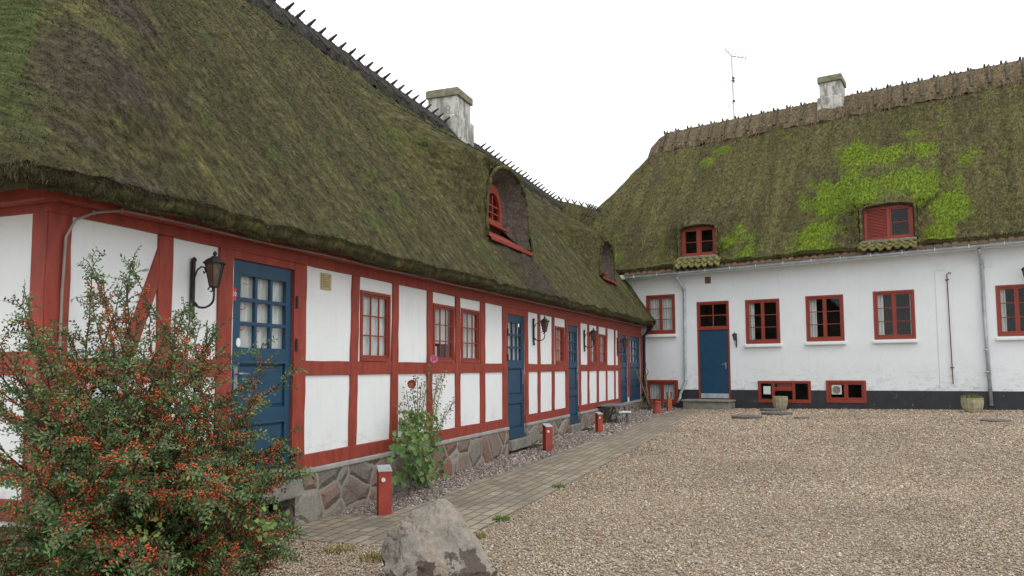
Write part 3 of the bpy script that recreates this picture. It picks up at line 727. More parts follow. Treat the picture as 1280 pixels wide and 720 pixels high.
def ridge_cap(pl, pts, matkey, parent, name, prof, seed, nblades=9000, bl=(.16, .012)):
    """pts: list of world ridge points; saddle section swept along them"""
    pts = [Vector(p) for p in pts]; L_ = [0]
    for a, b in zip(pts, pts[1:]): L_.append(L_[-1] + (b - a).length)
    n = int(L_[-1] / .08); V = []; RC = []
    for i in range(n + 1):
        s = L_[-1] * i / n; k = min(max(np.searchsorted(L_, s) - 1, 0), len(pts) - 2)
        f = (s - L_[k]) / (L_[k + 1] - L_[k]); p = pts[k].lerp(pts[k + 1], f)
        d = (pts[k + 1] - pts[k]).normalized(); sd = Vector((d.y, -d.x, 0)).normalized()
        wv = .05 * math.sin(s * 6.3) + .04 * math.sin(s * 14.1 + 1)
        for j, (a, h) in enumerate(prof):
            e = abs(a) / prof[-1][0]
            q = p + sd * a * (1 + wv * e * .8) + Vector((0, 0, h + wv * .3 * e))
            V.append(tuple(q)); RC.append((s, abs(a) * 1.6, seed))
    m = len(prof); V = np.array(V); RC = np.array(RC); V = V + (fbm(V, 5, int(seed), 3) - .5)[:, None] * .07
    idx = np.arange(len(V)).reshape(-1, m)
    q = np.stack([idx[:-1, :-1], idx[1:, :-1], idx[1:, 1:], idx[:-1, 1:]], -1).reshape(-1, 4)
    ends = [[idx[0, 0], idx[0, k], idx[0, k + 1]] for k in range(1, m - 1)] + [[idx[-1, 0], idx[-1, k + 1], idx[-1, k]] for k in range(1, m - 1)]
    A = V[q[:, 0]]; C = V[q[:, 2]]; area = np.linalg.norm(np.cross(C - A, V[q[:, 3]] - V[q[:, 1]]), axis=1)
    ch = RNG.choice(len(q), nblades, p=area / area.sum()); u = RNG.random((nblades, 1)); v = RNG.random((nblades, 1)); Q = q[ch]
    bil = lambda X: X[Q[:, 0]] * (1 - u) * (1 - v) + X[Q[:, 1]] * u * (1 - v) + X[Q[:, 2]] * u * v + X[Q[:, 3]] * (1 - u) * v
    p = bil(V); rcb = bil(RC); e1 = V[Q[:, 1]] - V[Q[:, 0]]; e2 = V[Q[:, 3]] - V[Q[:, 0]]; nn = np.cross(e1, e2); nn /= np.linalg.norm(nn, axis=1, keepdims=True) + 1e-9
    nn = np.where(nn[:, 2:3] < 0, -nn, nn); g = np.array([0, 0, -1.0]); fall = g - nn * (nn @ g)[:, None]; fall /= np.linalg.norm(fall, axis=1, keepdims=True) + 1e-9
    side = np.cross(fall, nn); yaw = RNG.normal(0, .3, nblades); lift = RNG.normal(.15, .15, nblades)
    dv = (fall * np.cos(yaw)[:, None] + side * np.sin(yaw)[:, None]) * np.cos(lift)[:, None] + nn * np.sin(lift)[:, None]
    sv2 = np.cross(dv, nn); Lh = bl[0] * (.4 + RNG.random(nblades))[:, None]; Wd = bl[1] * (.6 + RNG.random(nblades))[:, None]
    b0 = p - nn * .01 - dv * Lh * .3
    tri = np.stack([b0 - sv2 * Wd, b0 + sv2 * Wd, p + dv * Lh * .7], 1).reshape(-1, 3)
    VV = np.concatenate([V, tri]); FF = np.concatenate([q[:, [0, 1, 2]], q[:, [0, 2, 3]], np.array(ends), np.arange(3 * nblades).reshape(-1, 3) + len(V)])
    return npmesh(name, VV, 3, FF, M[matkey], parent, {'rc': ('FLOAT_VECTOR', np.concatenate([RC, np.repeat(rcb, 3, 0)])), 'rnd': ('FLOAT', np.concatenate([np.full(len(V), .5), np.repeat(RNG.random(nblades), 3)])), 'moss': ('FLOAT', np.zeros(len(VV)))}, smooth=True)

def dormer_inside(pl, parent, D, o_out, depth, win, key):
    """cut thatch reveal, lip, and the window set back in it"""
    tc, a, zs, zt = D['tc'], D['a'], D['zs'], D['ztop']
    N = 34; out = []
    for i in range(N + 1):
        f = i / N
        # walk up the left side, over the arch and down the right
        ang = math.pi * f
        s = -1 if f < .5 else 1
        hh = (2 * f if f < .5 else 2 - 2 * f); hh = 1 - (1 - hh) ** 1.6
        hh = min(hh, 1); hw = a * max(0, 1 - hh ** D.get('p', 2.6)) ** .5
        out.append((tc + s * hw, zs + (zt - zs) * hh))
    rv = MB()
    inner = [(tc + (t - tc) * D.get('shr', .9), zs + D.get('rise', .3) + (z - zs) * D.get('zshr', .80)) for t, z in out]
    rows = 5
    grid = []
    for j in range(rows + 1):
        f = j / rows
        grid.append([pl.pt(x0 * (1 - f) + x1 * f, (o_out + .03) * (1 - f) + (o_out - depth) * f, y0 * (1 - f) + y1 * f) for (x0, y0), (x1, y1) in zip(out, inner)])
    for j in range(rows):
        for i in range(N): rv.face([grid[j][i], grid[j][i + 1], grid[j + 1][i + 1], grid[j + 1][i]])
    o = rv.build('dormer_reveal', M['th_cut'], parent); add_attrs(o, pl, 3.0)
    lip = MB(); lip.tube([pl.pt(tc + (t - tc) * 1.03, o_out + .03 + .012 * math.sin(i * 2.3), z + .015) for i, (t, z) in enumerate(out)], [.034 + .012 * math.sin(i * 1.7) + .008 * math.sin(i * 4.1) for i in range(N + 1)], 7)
    o = lip.build('thatch_lip', M['th_' + key], parent, smooth=True); add_attrs(o, pl, 4.0)
    return out, inner

exec_later = []
# ================================================================== SETTING: ground, path
def build_ground():
    xs = sorted(set(list(np.arange(-30, 31, 3)) + [-400, -200, -100, -60, 60, 100, 200, 400])); ys = sorted(set(list(np.arange(-12, 46, 3)) + [-400, -200, -80, 80, 150, 300, 500]))
    m = MB()
    idx = {}
    for i, x in enumerate(xs):
        for j, y in enumerate(ys): idx[i, j] = len(m.v); m.v.append((x, y, G(x, y)))
    for i in range(len(xs) - 1):
        for j in range(len(ys) - 1): m.f.append((idx[i, j], idx[i + 1, j], idx[i + 1, j + 1], idx[i, j + 1])); m.m.append(0)
    o = m.build('ground', M['gravel']); tag(o, kind='structure')
build_ground()
path_left = [(470, 647), (493, 640), (547, 625), (593, 603), (640, 588), (680, 574), (720, 558), (780, 538), (815, 523), (845, 513.5)]
path_right = [(560, 692), (590, 669), (640, 643), (707, 608), (773, 572), (820, 547), (850, 527), (868, 517), (880, 514)]
PLf = [gp(*p) for p in path_left]; PRt = [gp(*p) for p in path_right]
br_pts = [gp(*p) for p in ((300, 640), (403, 644), (470, 647))] 
br_low = [gp(*p) for p in ((300, 668), (403, 678), (477, 684), (560, 692))]
main_poly = [(p.x, p.y) for p in br_pts[:2] + PLf] + [(p.x, p.y) for p in reversed(PRt)] + [(p.x, p.y) for p in reversed(br_low[:3])]
PANG = math.atan2(PRt[5].y - PRt[1].y, PRt[5].x - PRt[1].x)
M['path'] = path_mat(PANG)
def build_path():
    bm = bmesh.new(); vs = [bm.verts.new((x, y, G(x, y) + .012)) for x, y in main_poly]
    f = bm.faces.new(vs); r = bmesh.ops.extrude_face_region(bm, geom=[f]); 
    for e in r['geom']:
        if isinstance(e, bmesh.types.BMVert): e.co.z -= .06
    bmesh.ops.recalc_face_normals(bm, faces=bm.faces)
    bmesh.ops.triangulate(bm, faces=[f for f in bm.faces if len(f.verts) > 4])
    me = bpy.data.meshes.new('path'); bm.to_mesh(me); bm.free(); me.materials.append(M['path'])
    o = link('path', me); tag(o, kind='structure')
build_path()
def inpoly(X, Y, poly):
    r = np.zeros(len(X), bool); n = len(poly)
    for i in range(n):
        x0, y0 = poly[i]; x1, y1 = poly[(i + 1) % n]
        c = ((y0 > Y) != (y1 > Y)) & (X < (x1 - x0) * (Y - y0) / (y1 - y0 + 1e-12) + x0); r ^= c
    return r
OCT = np.array([(1, 0, 0), (-1, 0, 0), (0, 1, 0), (0, -1, 0), (0, 0, 1), (0, 0, -1)], float)
OCF = np.array([(0, 2, 4), (2, 1, 4), (1, 3, 4), (3, 0, 4), (2, 0, 5), (1, 2, 5), (3, 1, 5), (0, 3, 5)])
def build_pebbles():
    Xs = []; Ys = []; Ss = []; Bd = []
    for y0, y1, dens, size in ((3.6, 8.5, 3400, .0088), (8.5, 12, 1900, .0115), (12, 16, 900, .0155), (16, 20, 620, .018), (20, 27, 420, .021)):
        x0, x1 = -.72 * y1 - .3, .72 * y1 + .3
        n = int((x1 - x0) * (y1 - y0) * dens); X = RNG.uniform(x0, x1, n); Y = RNG.uniform(y0, y1, n)
        ok = (np.abs(X) < .72 * Y + .3) & ~inpoly(X, Y, main_poly)
        o = -(X * -LP.d.y + Y * LP.d.x) + 4.54
        D = -.9373 * X + .3486 * Y; ok &= D < 4.50
        ok &= ((X - RP.o.x) * RP.n.x + (Y - RP.o.y) * RP.n.y) > .05
        X, Y, D = X[ok], Y[ok], D[ok]; Xs.append(X); Ys.append(Y); Ss.append(np.full(len(X), size)); 
    X = np.concatenate(Xs); Y = np.concatenate(Ys); Sz = np.concatenate(Ss)
    # bed between wall and path: coarser darker shingle
    D = -.9373 * X + .3486 * Y; T = .3486 * X + .9373 * Y
    pd = np.interp(T, *zip(*sorted([(.3486 * p.x + .9373 * p.y, -.9373 * p.x + .3486 * p.y) for p in br_pts[1:2] + PLf])))
    bed = (D > pd) & (T > 5.5)
    n = len(X)
    size = Sz * (.55 + RNG.random(n) * .95) * np.where(bed, 1.35, 1.0)
    sc = np.stack([size * (.8 + .7 * RNG.random(n)), size * (.6 + .5 * RNG.random(n)), size * (.45 + .35 * RNG.random(n))], -1)
    V = OCT[None] * (1 + .25 * RNG.normal(size=(n, 6, 1)).clip(-1, 1)) * sc[:, None, :]
    az = RNG.random(n) * 6.283; ti = RNG.normal(0, .35, n)
    c, s = np.cos(ti), np.sin(ti); y = V[..., 1] * c[:, None] - V[..., 2] * s[:, None]; z = V[..., 1] * s[:, None] + V[..., 2] * c[:, None]
    c, s = np.cos(az), np.sin(az); x = V[..., 0] * c[:, None] - y * s[:, None]; y2 = V[..., 0] * s[:, None] + y * c[:, None]
    gz = .0145 + .0233 * X + .0063 * Y + size * .25 + .006 * (fbm(np.stack([X, Y, X * 0], -1), 2.5, 4, 2))
    V = np.stack([x + X[:, None], y2 + Y[:, None], z + gz[:, None]], -1)
    pal = np.array([(.11, .085, .07), (.22, .17, .13), (.30, .235, .175), (.38, .30, .22), (.42, .34, .26), (.34, .20, .135), (.50, .44, .36), (.62, .58, .52), (.25, .23, .215), (.40, .26, .18)])
    palb = np.array([(.09, .075, .068), (.17, .145, .13), (.25, .215, .19), (.31, .26, .23), (.27, .17, .135), (.42, .38, .34), (.55, .52, .49), (.20, .185, .18)])
    cl = np.where(bed[:, None], palb[RNG.choice(8, n, p=[.16, .2, .18, .14, .1, .1, .06, .06])], pal[RNG.choice(10, n, p=[.08, .13, .16, .16, .13, .09, .09, .05, .06, .05])])
    cl = cl * (.82 + .36 * RNG.random((n, 1))) * np.where(bed[:, None], 1.0, np.array([.98, .965, .90])) * (.68 + .62 * fbm(np.stack([X, Y, X * 0], -1), .8, 21, 4))[:, None]
    cl = np.clip(cl * .82 + .18 * np.where(bed[:, None], [.25, .21, .18], [.33, .285, .22]), 0, .8)
    co = np.concatenate([np.repeat(cl, 6, 0), np.ones((n * 6, 1))], 1)
    Fi = (OCF[None] + (np.arange(n) * 6)[:, None, None]).reshape(-1, 3)
    o = npmesh('gravel', V.reshape(-1, 3), 3, Fi, M['pebble'], None, {'Col': ('FLOAT_COLOR', co)})
    tag(o, 'loose beige and reddish pebbles covering the yard', 'gravel', kind='stuff')
build_pebbles()

# ================================================================== TIMBER FRAMED HOUSE
TL0 = LP.t(57, 350); TL1 = LP.t(801, 470)
HL = empty('timber_framed_house', LP.pt((TL0 + TL1) / 2, -3.8, G(-2, 14)))
tag(HL, 'long red and white timber framed house with mossy thatched roof and blue doors', 'house')
f_sillb = fit(LP, [(368, 587), (551, 550), (633, 534), (657, 530), (772, 504.5)])
f_sillt = fit(LP, [(380, 567), (436.7, 558), (575, 533), (628, 524), (660, 519), (772, 498)])
f_railt = fit(LP, [(380.8, 450.3), (440, 451), (632, 455), (657.5, 455.7), (772, 456)])
f_railb = fit(LP, [(380.8, 468), (500, 467), (632, 466), (657, 466), (772, 462.5)])
f_plate = fit(LP, [(91.7, 273), (198, 293), (273, 307), (384, 331), (440.6, 343), (534, 362), (660, 391.7), (730, 405), (768, 411)])
f_fasc = fit(LP, [(150, 271.7), (300, 304), (400, 322), (500, 344), (600, 366), (679, 384)])
# openings
doors = []
for (xa, xb, ytop, ybot, ym) in ((291, 367.3, 330, 597, 435), (634, 656, 394, 548, 450), (709.8, 723, 407.5, 530, 451.5), (775, 784.5, 419, 510, 453), (786.5, 800.5, 421, 505, 453)):
    t0 = LP.t(xa, 460); t1 = LP.t(xb, 460); zt = LP.px((xa + xb) / 2, ytop)[1]; zb = LP.px(xb if xa < 300 else (xa + xb) / 2, ybot)[1]
    zm = LP.px((xa + xb) / 2, ym)[1]; doors.append((t0, t1, zb, zt, zm))
wins = []
for (xa, xb, yt) in ((450.8, 487.4, 365.5), (541.6, 567.5, 381), (577, 599.2, 387), (694.3, 705, 408.3), (737, 745, 416), (748.8, 757, 418)):
    t0 = LP.t(xa, 410); t1 = LP.t(xb, 410); wins.append((t0, t1, f_railt((t0 + t1) / 2) + .004, LP.px((xa + xb) / 2, yt)[1]))
plate_top = float(f_fasc(10)) - .02
def build_left_walls():
    holes = [(d[0], d[1], d[2] - .2, d[3]) for d in doors] + list(wins)
    zb = .9
    m = MB(); grid_wall(m, LP, TL0 + .02, TL1, f_sillb(14) - .08, plate_top + .35, -.012, holes)
    m.build('front_wall', M['white_l'], HL)
    m = MB(); grid_wall(m, GP, .02, 7.5, f_sillb(4) - .1, plate_top + .35, -.012, []); m.build('gable_wall', M['white_l'], HL)
    bp = Plane((0, 0), (1, 0)); m = MB()
    p = [LP.pt(TL0, -7.55, 0), LP.pt(TL1 + 1, -7.55, 0)]
    m.hexa([Vector((q.x, q.y, z)) for z in (-.3, plate_top + .35) for q in (p[0], p[1], p[1] - LP.n * .2, p[0] - LP.n * .2)]); m.build('back_wall', M['white_l'], HL)
    # plinth of field stones with a mortar ledge
    st = MB(); cap = MB(); ds = sorted(doors[:3]); edges = [TL0 - .03] + [x for d in ds for x in (d[0] - .01, d[1] + .01)] + [TL1]
    for a, b in zip(edges[::2], edges[1::2]):
        n = max(1, int((b - a) / .8)); st = MB()
        for i in range(n):
            x0 = a + (b - a) * i / n; x1 = a + (b - a) * (i + 1) / n
            p0, p1 = LP.pt(x0, 0, 0), LP.pt(x1, 0, 0)
            st.quadbox(LP, [(x0, G(p0.x, p0.y) - .25), (x1, G(p1.x, p1.y) - .25), (x1, f_sillb(x1) - .055), (x0, f_sillb(x0) - .055)], -.2, .03)
        st.build('stone_plinth', M['stone'], HL); st = MB(); cap = MB()
        cap.quadbox(LP, [(a, f_sillb(a) - .055), (b, f_sillb(b) - .055), (b, f_sillb(b) - .002), (a, f_sillb(a) - .002)], -.2, .045); cap.build('mortar_ledge', M['mortar'], HL, .012)
    st.quadbox(GP, [(.03, -.3), (7.5, -.3), (7.5, f_sillb(4) - .055), (.03, f_sillb(4) - .055)], -.2, .03)
    st.build('stone_plinth', M['stone'], HL)
    for d in ds:
        s = MB(); s.box(LP, d[0] - .04, d[1] + .04, -.16, .10, d[2] - .17, d[2] - .005); s.build('doorstep', M['concrete'], HL, .015)
build_left_walls()
def build_frame():
    def post(xa0, xb0, xa1, xb1, zt, zb, name='post', o1=.012):
        # pixel x at top / bottom; heights as z
        m = MB(); beam(m, LP, [(xa1, zb), (xb1, zb), (xb0, zt), (xa0, zt)], -.10, o1, 9, .007); return m.build(name, M['red'], HL, .005)
    P = lambda x, y: LP.t(x, y)
    posts = [(91.7, 273, 82, 440, 'corner'), ]
    # corner post
    a = TL0; b = (P(91.7, 273) + P(82, 440)) / 2
    zt, zs = f_plate(a), f_sillb(a)
    post(a, b, a - .0, b, f_plate(a), f_sillt(a), 'corner_post')
    spec = [(198.5, 216, 195.2, 211), (273, 291, 271, 288.6, 1), (367.4, 384, 366.8, 380.5, 1), (440.6, 449.2, 437.8, 446.3), (491.5, 498, 489, 497), (534.2, 540.3, 534, 540),
            (569.5, 575, 569.5, 575), (600.5, 605.8, 600.5, 606), (628, 634, 628.6, 634, 1), (656, 659.7, 656, 660, 1), (672.3, 675, 672.3, 675), (690, 692.8, 690, 692.8), (706.6, 710, 706.6, 710, 1),
            (723, 725.5, 723, 725.5, 1), (734.5, 736.2, 734.5, 736.2), (746, 748, 746, 748), (757.3, 758.8, 757.3, 758.8), (767.8, 769, 767.8, 769), (772.5, 775, 772.5, 775, 1), (784.3, 786.7, 784.3, 786.7, 1), (800.4, 802.5, 800.4, 802.5, 1)]
    cuts = []
    for s in spec:
        yt = 459 - .2059 * (998 - s[0]); yb = 450 + .2 * (s[0] < 0)
        tt0, tt1 = P(s[0], yt), P(s[1], yt); tb0, tb1 = P(s[2], 452), P(s[3], 452)
        zb = f_sillt(tb0); zt = f_plate(tt0)
        door = len(s) > 4
        # extrapolate to the full height
        zr = f_railt(tb0)
        k = (zb - zt) / (zr - zt); k = 1 + (k - 1) * .5
        e0 = tt0 + (tb0 - tt0) * k; e1 = tt1 + (tb1 - tt1) * k
        if door: e0 = (tt0 + tb0) / 2; e1 = (tt1 + tb1) / 2; tt0, tt1 = e0, e1
        post(tt0, tt1, e0, e1, zt, (f_sillb(e0) if door and 0 else zb), 'post', .012)
        cuts.append((min(tt0, e0), max(tt1, e1), door, (tb0 + tt0) / 2, (tb1 + tt1) / 2))
    # mid rails between posts, each its own timber
    eds = [(TL0, b)] + [(c[3], c[4]) for c in cuts]
    for (x0, x1), (y0, y1) in zip(eds, eds[1:]):
        if any(d[0] < (x1 + y0) / 2 < d[1] for d in doors):
            d = [d for d in doors if d[0] < (x1 + y0) / 2 < d[1]][0]
            if f_plate(x1) - d[3] > .02:
                m = MB(); m.quadbox(LP, [(x1, d[3]), (y0, d[3]), (y0, f_plate(y0)), (x1, f_plate(x1))], -.1, .008); m.build('lintel', M['red'], HL, .004)
            continue
        m = MB(); beam(m, LP, [(x1 - .01, f_railb(x1)), (x1 - .01, f_railt(x1)), (y0 + .01, f_railt(y0)), (y0 + .01, f_railb(y0))], -.10, .008, 3, .003); m.build('mid_rail', M['red'], HL, .004)
    # sill beams between doors
    ds = sorted(doors); segs = [(TL0 - .005, ds[0][0] - .0), (ds[0][1], ds[1][0]), (ds[1][1], ds[2][0]), (ds[2][1], ds[3][0])]
    for x0, x1 in segs:
        m = MB(); beam(m, LP, [(x0, f_sillb(x0)), (x0, f_sillt(x0)), (x1, f_sillt(x1)), (x1, f_sillb(x1))], -.1, .016, 10, .004); m.build('sill_beam', M['red'], HL, .006)
    m = MB(); beam(m, LP, [(TL0 - .012, f_plate(TL0)), (TL0 - .012, f_plate(TL0) + .30), (TL1 + .1, f_plate(TL1) + .30), (TL1 + .1, f_plate(TL1))], -.12, .018, 30, .004); m.build('wall_plate', M['red'], HL, .006)
    # projecting eave board below the thatch, wraps the corner
    m = MB(); beam(m, LP, [(TL0 - .12, f_fasc(TL0) - .0), (TL0 - .12, f_fasc(TL0) + .17), (TL1 + .2, f_fasc(TL1) + .19), (TL1 + .2, f_fasc(TL1))], .02, .13, 30, .004); m.build('eave_board', M['red'], HL, .008)
    m = MB(); zt = f_fasc(TL0)
    m.box(GP, -.12, 7.4, .02, .125, zt - .02, zt + .15); m.build('eave_board', M['red'], HL, .008)
    # brace in the first bay
    q = [LP.px(*p) for p in ((150, 446), (167, 446), (199.5, 352), (199.5, 306))]
    m = MB(); m.quadbox(LP, q, -.08, .007); m.build('brace', M['red'], HL, .005)
    # gable timbers
    zp = f_plate(TL0)
    for x0, x1, z0, z1, o1 in ((0, .13, f_sillb(4), zp, .010), (0, 7.4, zp, zp + .3, .013)):
        m = MB(); m.box(GP, x0 - (.013 if z1 > zp + .1 else 0), x1, -.1, o1, z0, z1); m.build('gable_timber', M['red'], HL, .005)
    g1 = GP.px(20, 413 + 26.5)[1]; g0 = GP.px(20, 469)[1]
    m = MB(); m.box(GP, .13, 7.4, -.1, .008, g0, g1); m.build('gable_timber', M['red'], HL, .005)
    m = MB(); m.box(GP, -.013, 7.4, -.1, .014, f_sillb(4), f_sillt(4)); m.build('gable_timber', M['red'], HL, .005)
    for x in (2.2, 4.3, 6.2):
        m = MB(); m.box(GP, x, x + .16, -.1, .010, f_sillt(4), zp); m.build('gable_timber', M['red'], HL, .005)
build_frame()
for i, wn in enumerate(wins): window(LP, HL, *wn, 1, 3, 3, .036, .020, 'full' if i != 1 else 'topbottom')
for i, d in enumerate(doors):
    dob = panel_door(LP, HL, *d, hinge_right=(i == 0), hinges=(i < 2))
    if i == 0:
        x, z = LP.px(294.6, 367.5); s = MB(); s.box(LP, x - .030, x + .026, -.0195, -.016, z - .055, z + .055); s.build('number_plate', M['stick_red'], dob)
        cu = bpy.data.curves.new('num', 'FONT'); cu.body = '10'; cu.size = .055; cu.align_x = 'CENTER'; cu.align_y = 'CENTER'; cu.extrude = .0008
        to = bpy.data.objects.new('num', cu); COL.objects.link(to); dg = bpy.context.evaluated_depsgraph_get(); me = bpy.data.meshes.new_from_object(to.evaluated_get(dg))
        bpy.data.objects.remove(to); me.materials.append(M['stick_white'])
        mt = Matrix((( LP.d.x, 0, LP.n.x, 0), (LP.d.y, 0, LP.n.y, 0), (0, 1, 0, 0), (0, 0, 0, 1))); me.transform(Matrix.Translation(LP.pt(x, -.014, z)) @ mt)
        link('door_number', me, dob)
        x, z = LP.px(300, 428); s = MB(); c = LP.pt(x, -.017, z)
        n = 18; s.face([c + LP.d * .028 * math.cos(a) + Vector((0, 0, .040 * math.sin(a))) for a in [6.283 * k / n for k in range(n)]]); s.face([c - LP.n * .002 + LP.d * .028 * math.cos(a) + Vector((0, 0, .040 * math.sin(a))) for a in [6.283 * k / n for k in range(n)]])
        s.build('sticker', M['stick_white'], dob)
        # red squiggles painted on the panes
        for (xa, ya, xb, yb) in ((305.5, 387.5, 313, 384.5), (324, 381, 331, 379), (322.5, 365, 327, 368), (310, 354, 316, 356), (323, 413, 329, 414.5), (306, 413, 312, 410)):
            a = LP.px(xa, ya); b = LP.px(xb, yb); s = MB()
            s.tube([LP.pt(a[0] + (b[0] - a[0]) * k / 4, -.046, a[1] + (b[1] - a[1]) * k / 4 + .008 * math.sin(k * 2.2)) for k in range(5)], .004, 5); s.build('pane_decal', M['stick_red'], dob)
# plaque on the wall
a = LP.px(401.9, 339); b = LP.px(413.8, 363)
m = MB(); m.box(LP, a[0], b[0], -.010, .004, b[1], a[1] - .015); sg = m.build('wall_plaque', M['plaque'], HL, .002)
m = MB(); h = a[1] - .015 - b[1]; w0 = b[0] - a[0]
for k in range(7):
    z = b[1] + h * (.14 + k * .115); x = a[0] + w0 * .12
    while x < b[0] - w0 * .2:
        l = w0 * random.uniform(.06, .16); m.box(LP, x, min(x + l, b[0] - w0 * .12), .0041, .0052, z, z + h * .035); x += l + w0 * .05
m.build('lettering', M['ink'], sg)
# cable along the eave
pts = [GP.pt(.02 + 0 * k, .03, z) for k, z in ((0, 1.0), (0, 1.6), (0, 1.95))]
z0 = f_fasc(TL0); pts = [LP.pt(TL0 + .10, .026, z0 - 1.3), LP.pt(TL0 + .10, .026, z0 - .6), LP.pt(TL0 + .11, .03, z0 - .22), LP.pt(TL0 + .16, .05, z0 - .10), LP.pt(TL0 + .26, .10, z0 - .035)]
k = TL0 + .45
while k < TL1: pts.append(LP.pt(k, .142, f_fasc(k) + .012 + .006 * math.sin(k * 3.1))); k += .35
m = MB(); m.tube(pts, .009, 6)
for p in pts[4:]: m.cube(p, .014, .014, .03)
m.build('eave_cable', M['cord'], HL)

he_l0 = fit(LP, [(67, 232), (200, 258), (333, 291), (397, 308), (499, 338), (600, 361), (679, 377.6), (780, 399), (815, 406)], .39)
he_l = lambda T: he_l0(T) + .12
RIDGE_R = 4.19
hr_l = fit(LP, [(345, 9), (450, 82), (590, 180), (695, 252)], .39 - RIDGE_R)
HRL = lambda T: hr_l(T) - .05
EOL = .39
def dorm(pl, eo, half, he, hr, x_bot, y_bot, y_top, xw, d0, spec, o_off=0):
    pass
tdl = 13.38
def ledge(T, Rr):
    return .34 * sst(21.5, 25.5, T) * np.exp(-((Rr - 1.3) / 1.0) ** 2) 
D1 = dict(tc=12.85, a=1.03, fo=1.0, d0=.96, d1=2.1, d2=3.2, zs=3.72, ztop=5.10, brow=.05, shr=.43, rise=.40, zshr=.54, p=4)
_x2 = LP.t(757.5, 330, -.72)
D2 = dict(tc=_x2 - .85, a=.85, fo=.8, d0=1.08, d1=2.1, d2=3.2, zs=LP.px(757, 354, -.72)[1], ztop=LP.px(747, 302, -.72)[1], brow=.07, shr=.45, rise=.28, zshr=.6, p=3.4)
def moss_l(T, d, rc):
    n = fbm(rc, 2.2, 31, 4)
    near = np.clip(1 - (T - 3.2) / 1.4, 0, 1) * np.clip(d * 2, 0, 1)
    g = np.clip(near * 1.2 * (n > .42) + 1.4 * np.clip(n - .60, 0, 1) * 2, 0, .85)
    bare = np.maximum((np.abs(T - 13.0 + .2 * (n - .5)) < .95) * (d < 1.05), .55 * np.exp(-((T - D2['tc']) / .6) ** 2) * (d < 1.1))
    bare = np.maximum(bare * np.clip(1.4 - abs(n - .5) * 3, 0, 1) * .9, np.clip((d - 3.75) * 2, 0, .6))
    x = (T - 3.12) * 1.08 - d
    g = np.where((x < .25) & (d > .12), np.clip((n - .38) * 3, 0, .6), np.where(x < 1.4, 0, g))
    corner = np.exp(-(x - .75) ** 2 / .35) * np.clip((n - .36) * 5, 0, 1) * .95
    return np.where(bare > .15, -bare, np.where(corner > .3, -corner, g))
roofL = thatch_roof(LP, 3.12, 28.2, 1.08, 0, EOL, RIDGE_R, he_l, HRL, .06, [D1, D2], 3, 400000, (.075, .0085), moss_l, 'th_left', HL, extra=ledge)
def left_dormer(D, depth, sillw, rows):
    o_out = EOL - D['d0'] - .03
    out, inner = dormer_inside(LP, HL, D, o_out, depth, None, 'left')
    oi = o_out - depth
    zb = inner[0][1]; zt = max(z for t, z in inner); tc = D['tc']; hw = (inner[-1][0] - inner[0][0]) / 2
    # pointed arch window
    def arch(hw, zb, zt, n=9):
        sp = zb + (zt - zb) * .35; pts = [(-hw, zb), (-hw, sp)]
        for i in range(1, n): 
            f = i / n; pts.append((-hw * math.cos(f * math.pi / 2) ** .8, sp + (zt - sp) * math.sin(f * math.pi / 2) ** 1.25))
        pts.append((0, zt)); return pts + [(-x, z) for x, z in reversed(pts[:-1])]
    A = arch(hw * .96, zb, zt); B = arch(hw * .70, zb + .09, zt - .16)
    m = MB()
    for i in range(len(A) - 1):
        m.quadbox(LP, [(tc + A[i][0], A[i][1]), (tc + A[i + 1][0], A[i + 1][1]), (tc + B[i + 1][0], B[i + 1][1]), (tc + B[i][0], B[i][1])], oi - .02, oi + .05)
    m.quadbox(LP, [(tc + A[0][0], A[0][1]), (tc + A[-1][0], A[-1][1]), (tc + B[-1][0], B[-1][1]), (tc + B[0][0], B[0][1])], oi - .02, oi + .06)
    wo = m.build('dormer_window', M['redwin'], HL, .006)
    s = MB(); s.box(LP, tc - .018, tc + .018, oi - .01, oi + .03, zb + .08, zt - .2)
    for k in range(1, rows): 
        z = zb + .09 + (zt - zb - .25) * k / rows * .8; s.box(LP, tc - hw * .68, tc + hw * .68, oi - .008, oi + .028, z - .013, z + .013)
    s.build('glazing_bar', M['redwin'], wo)
    g = MB(); g.face([LP.pt(tc + x, oi, z) for x, z in B]); g.face([LP.pt(tc + x, oi - .004, z) for x, z in B]); g.build('pane', M['glass'], wo)
    rm = MB(); room(rm, LP, tc - hw, tc + hw, zb, zt, oi - .04, .5); rm.build('recess', M['dark'], wo)
    # back of the reveal round the window
    bk = MB(); bk.box(LP, tc - D['a'], tc + D['a'], oi - .05, oi - .045, zb - .4, zb + .1); o = bk.build('dormer_back', M['th_cut'], HL); add_attrs(o, LP, 6.0)
    # red apron boards sloping out over the thatch
    ap = MB(); a = D['a']
    def slab(o0, z0, o1, z1, w0, w1, th):
        ap.hexa([LP.pt(tc - w0, o0, z0), LP.pt(tc + w0, o0, z0), LP.pt(tc + w1, o1, z1), LP.pt(tc - w1, o1, z1),
                 LP.pt(tc - w0, o0, z0 + th), LP.pt(tc + w0, o0, z0 + th), LP.pt(tc + w1, o1, z1 + th), LP.pt(tc - w1, o1, z1 + th)])
    slab(oi - .03, zb - .03, oi + .17, zb - .07, hw * 1.02, hw * 1.1, .04)
    slab(oi + .0, zb - .14, o_out + .10, D['zs'] - .03, hw * 1.15, a * 1.02, .03)
    ap.box(LP, tc - a * 1.02, tc + a * 1.02, o_out + .10, o_out + .125, D['zs'] - .055, D['zs'] + .012)
    ap.build('sill', M['redwin'], wo, .005)
left_dormer(D1, .32, 1, 3); left_dormer(D2, .28, 1, 3)

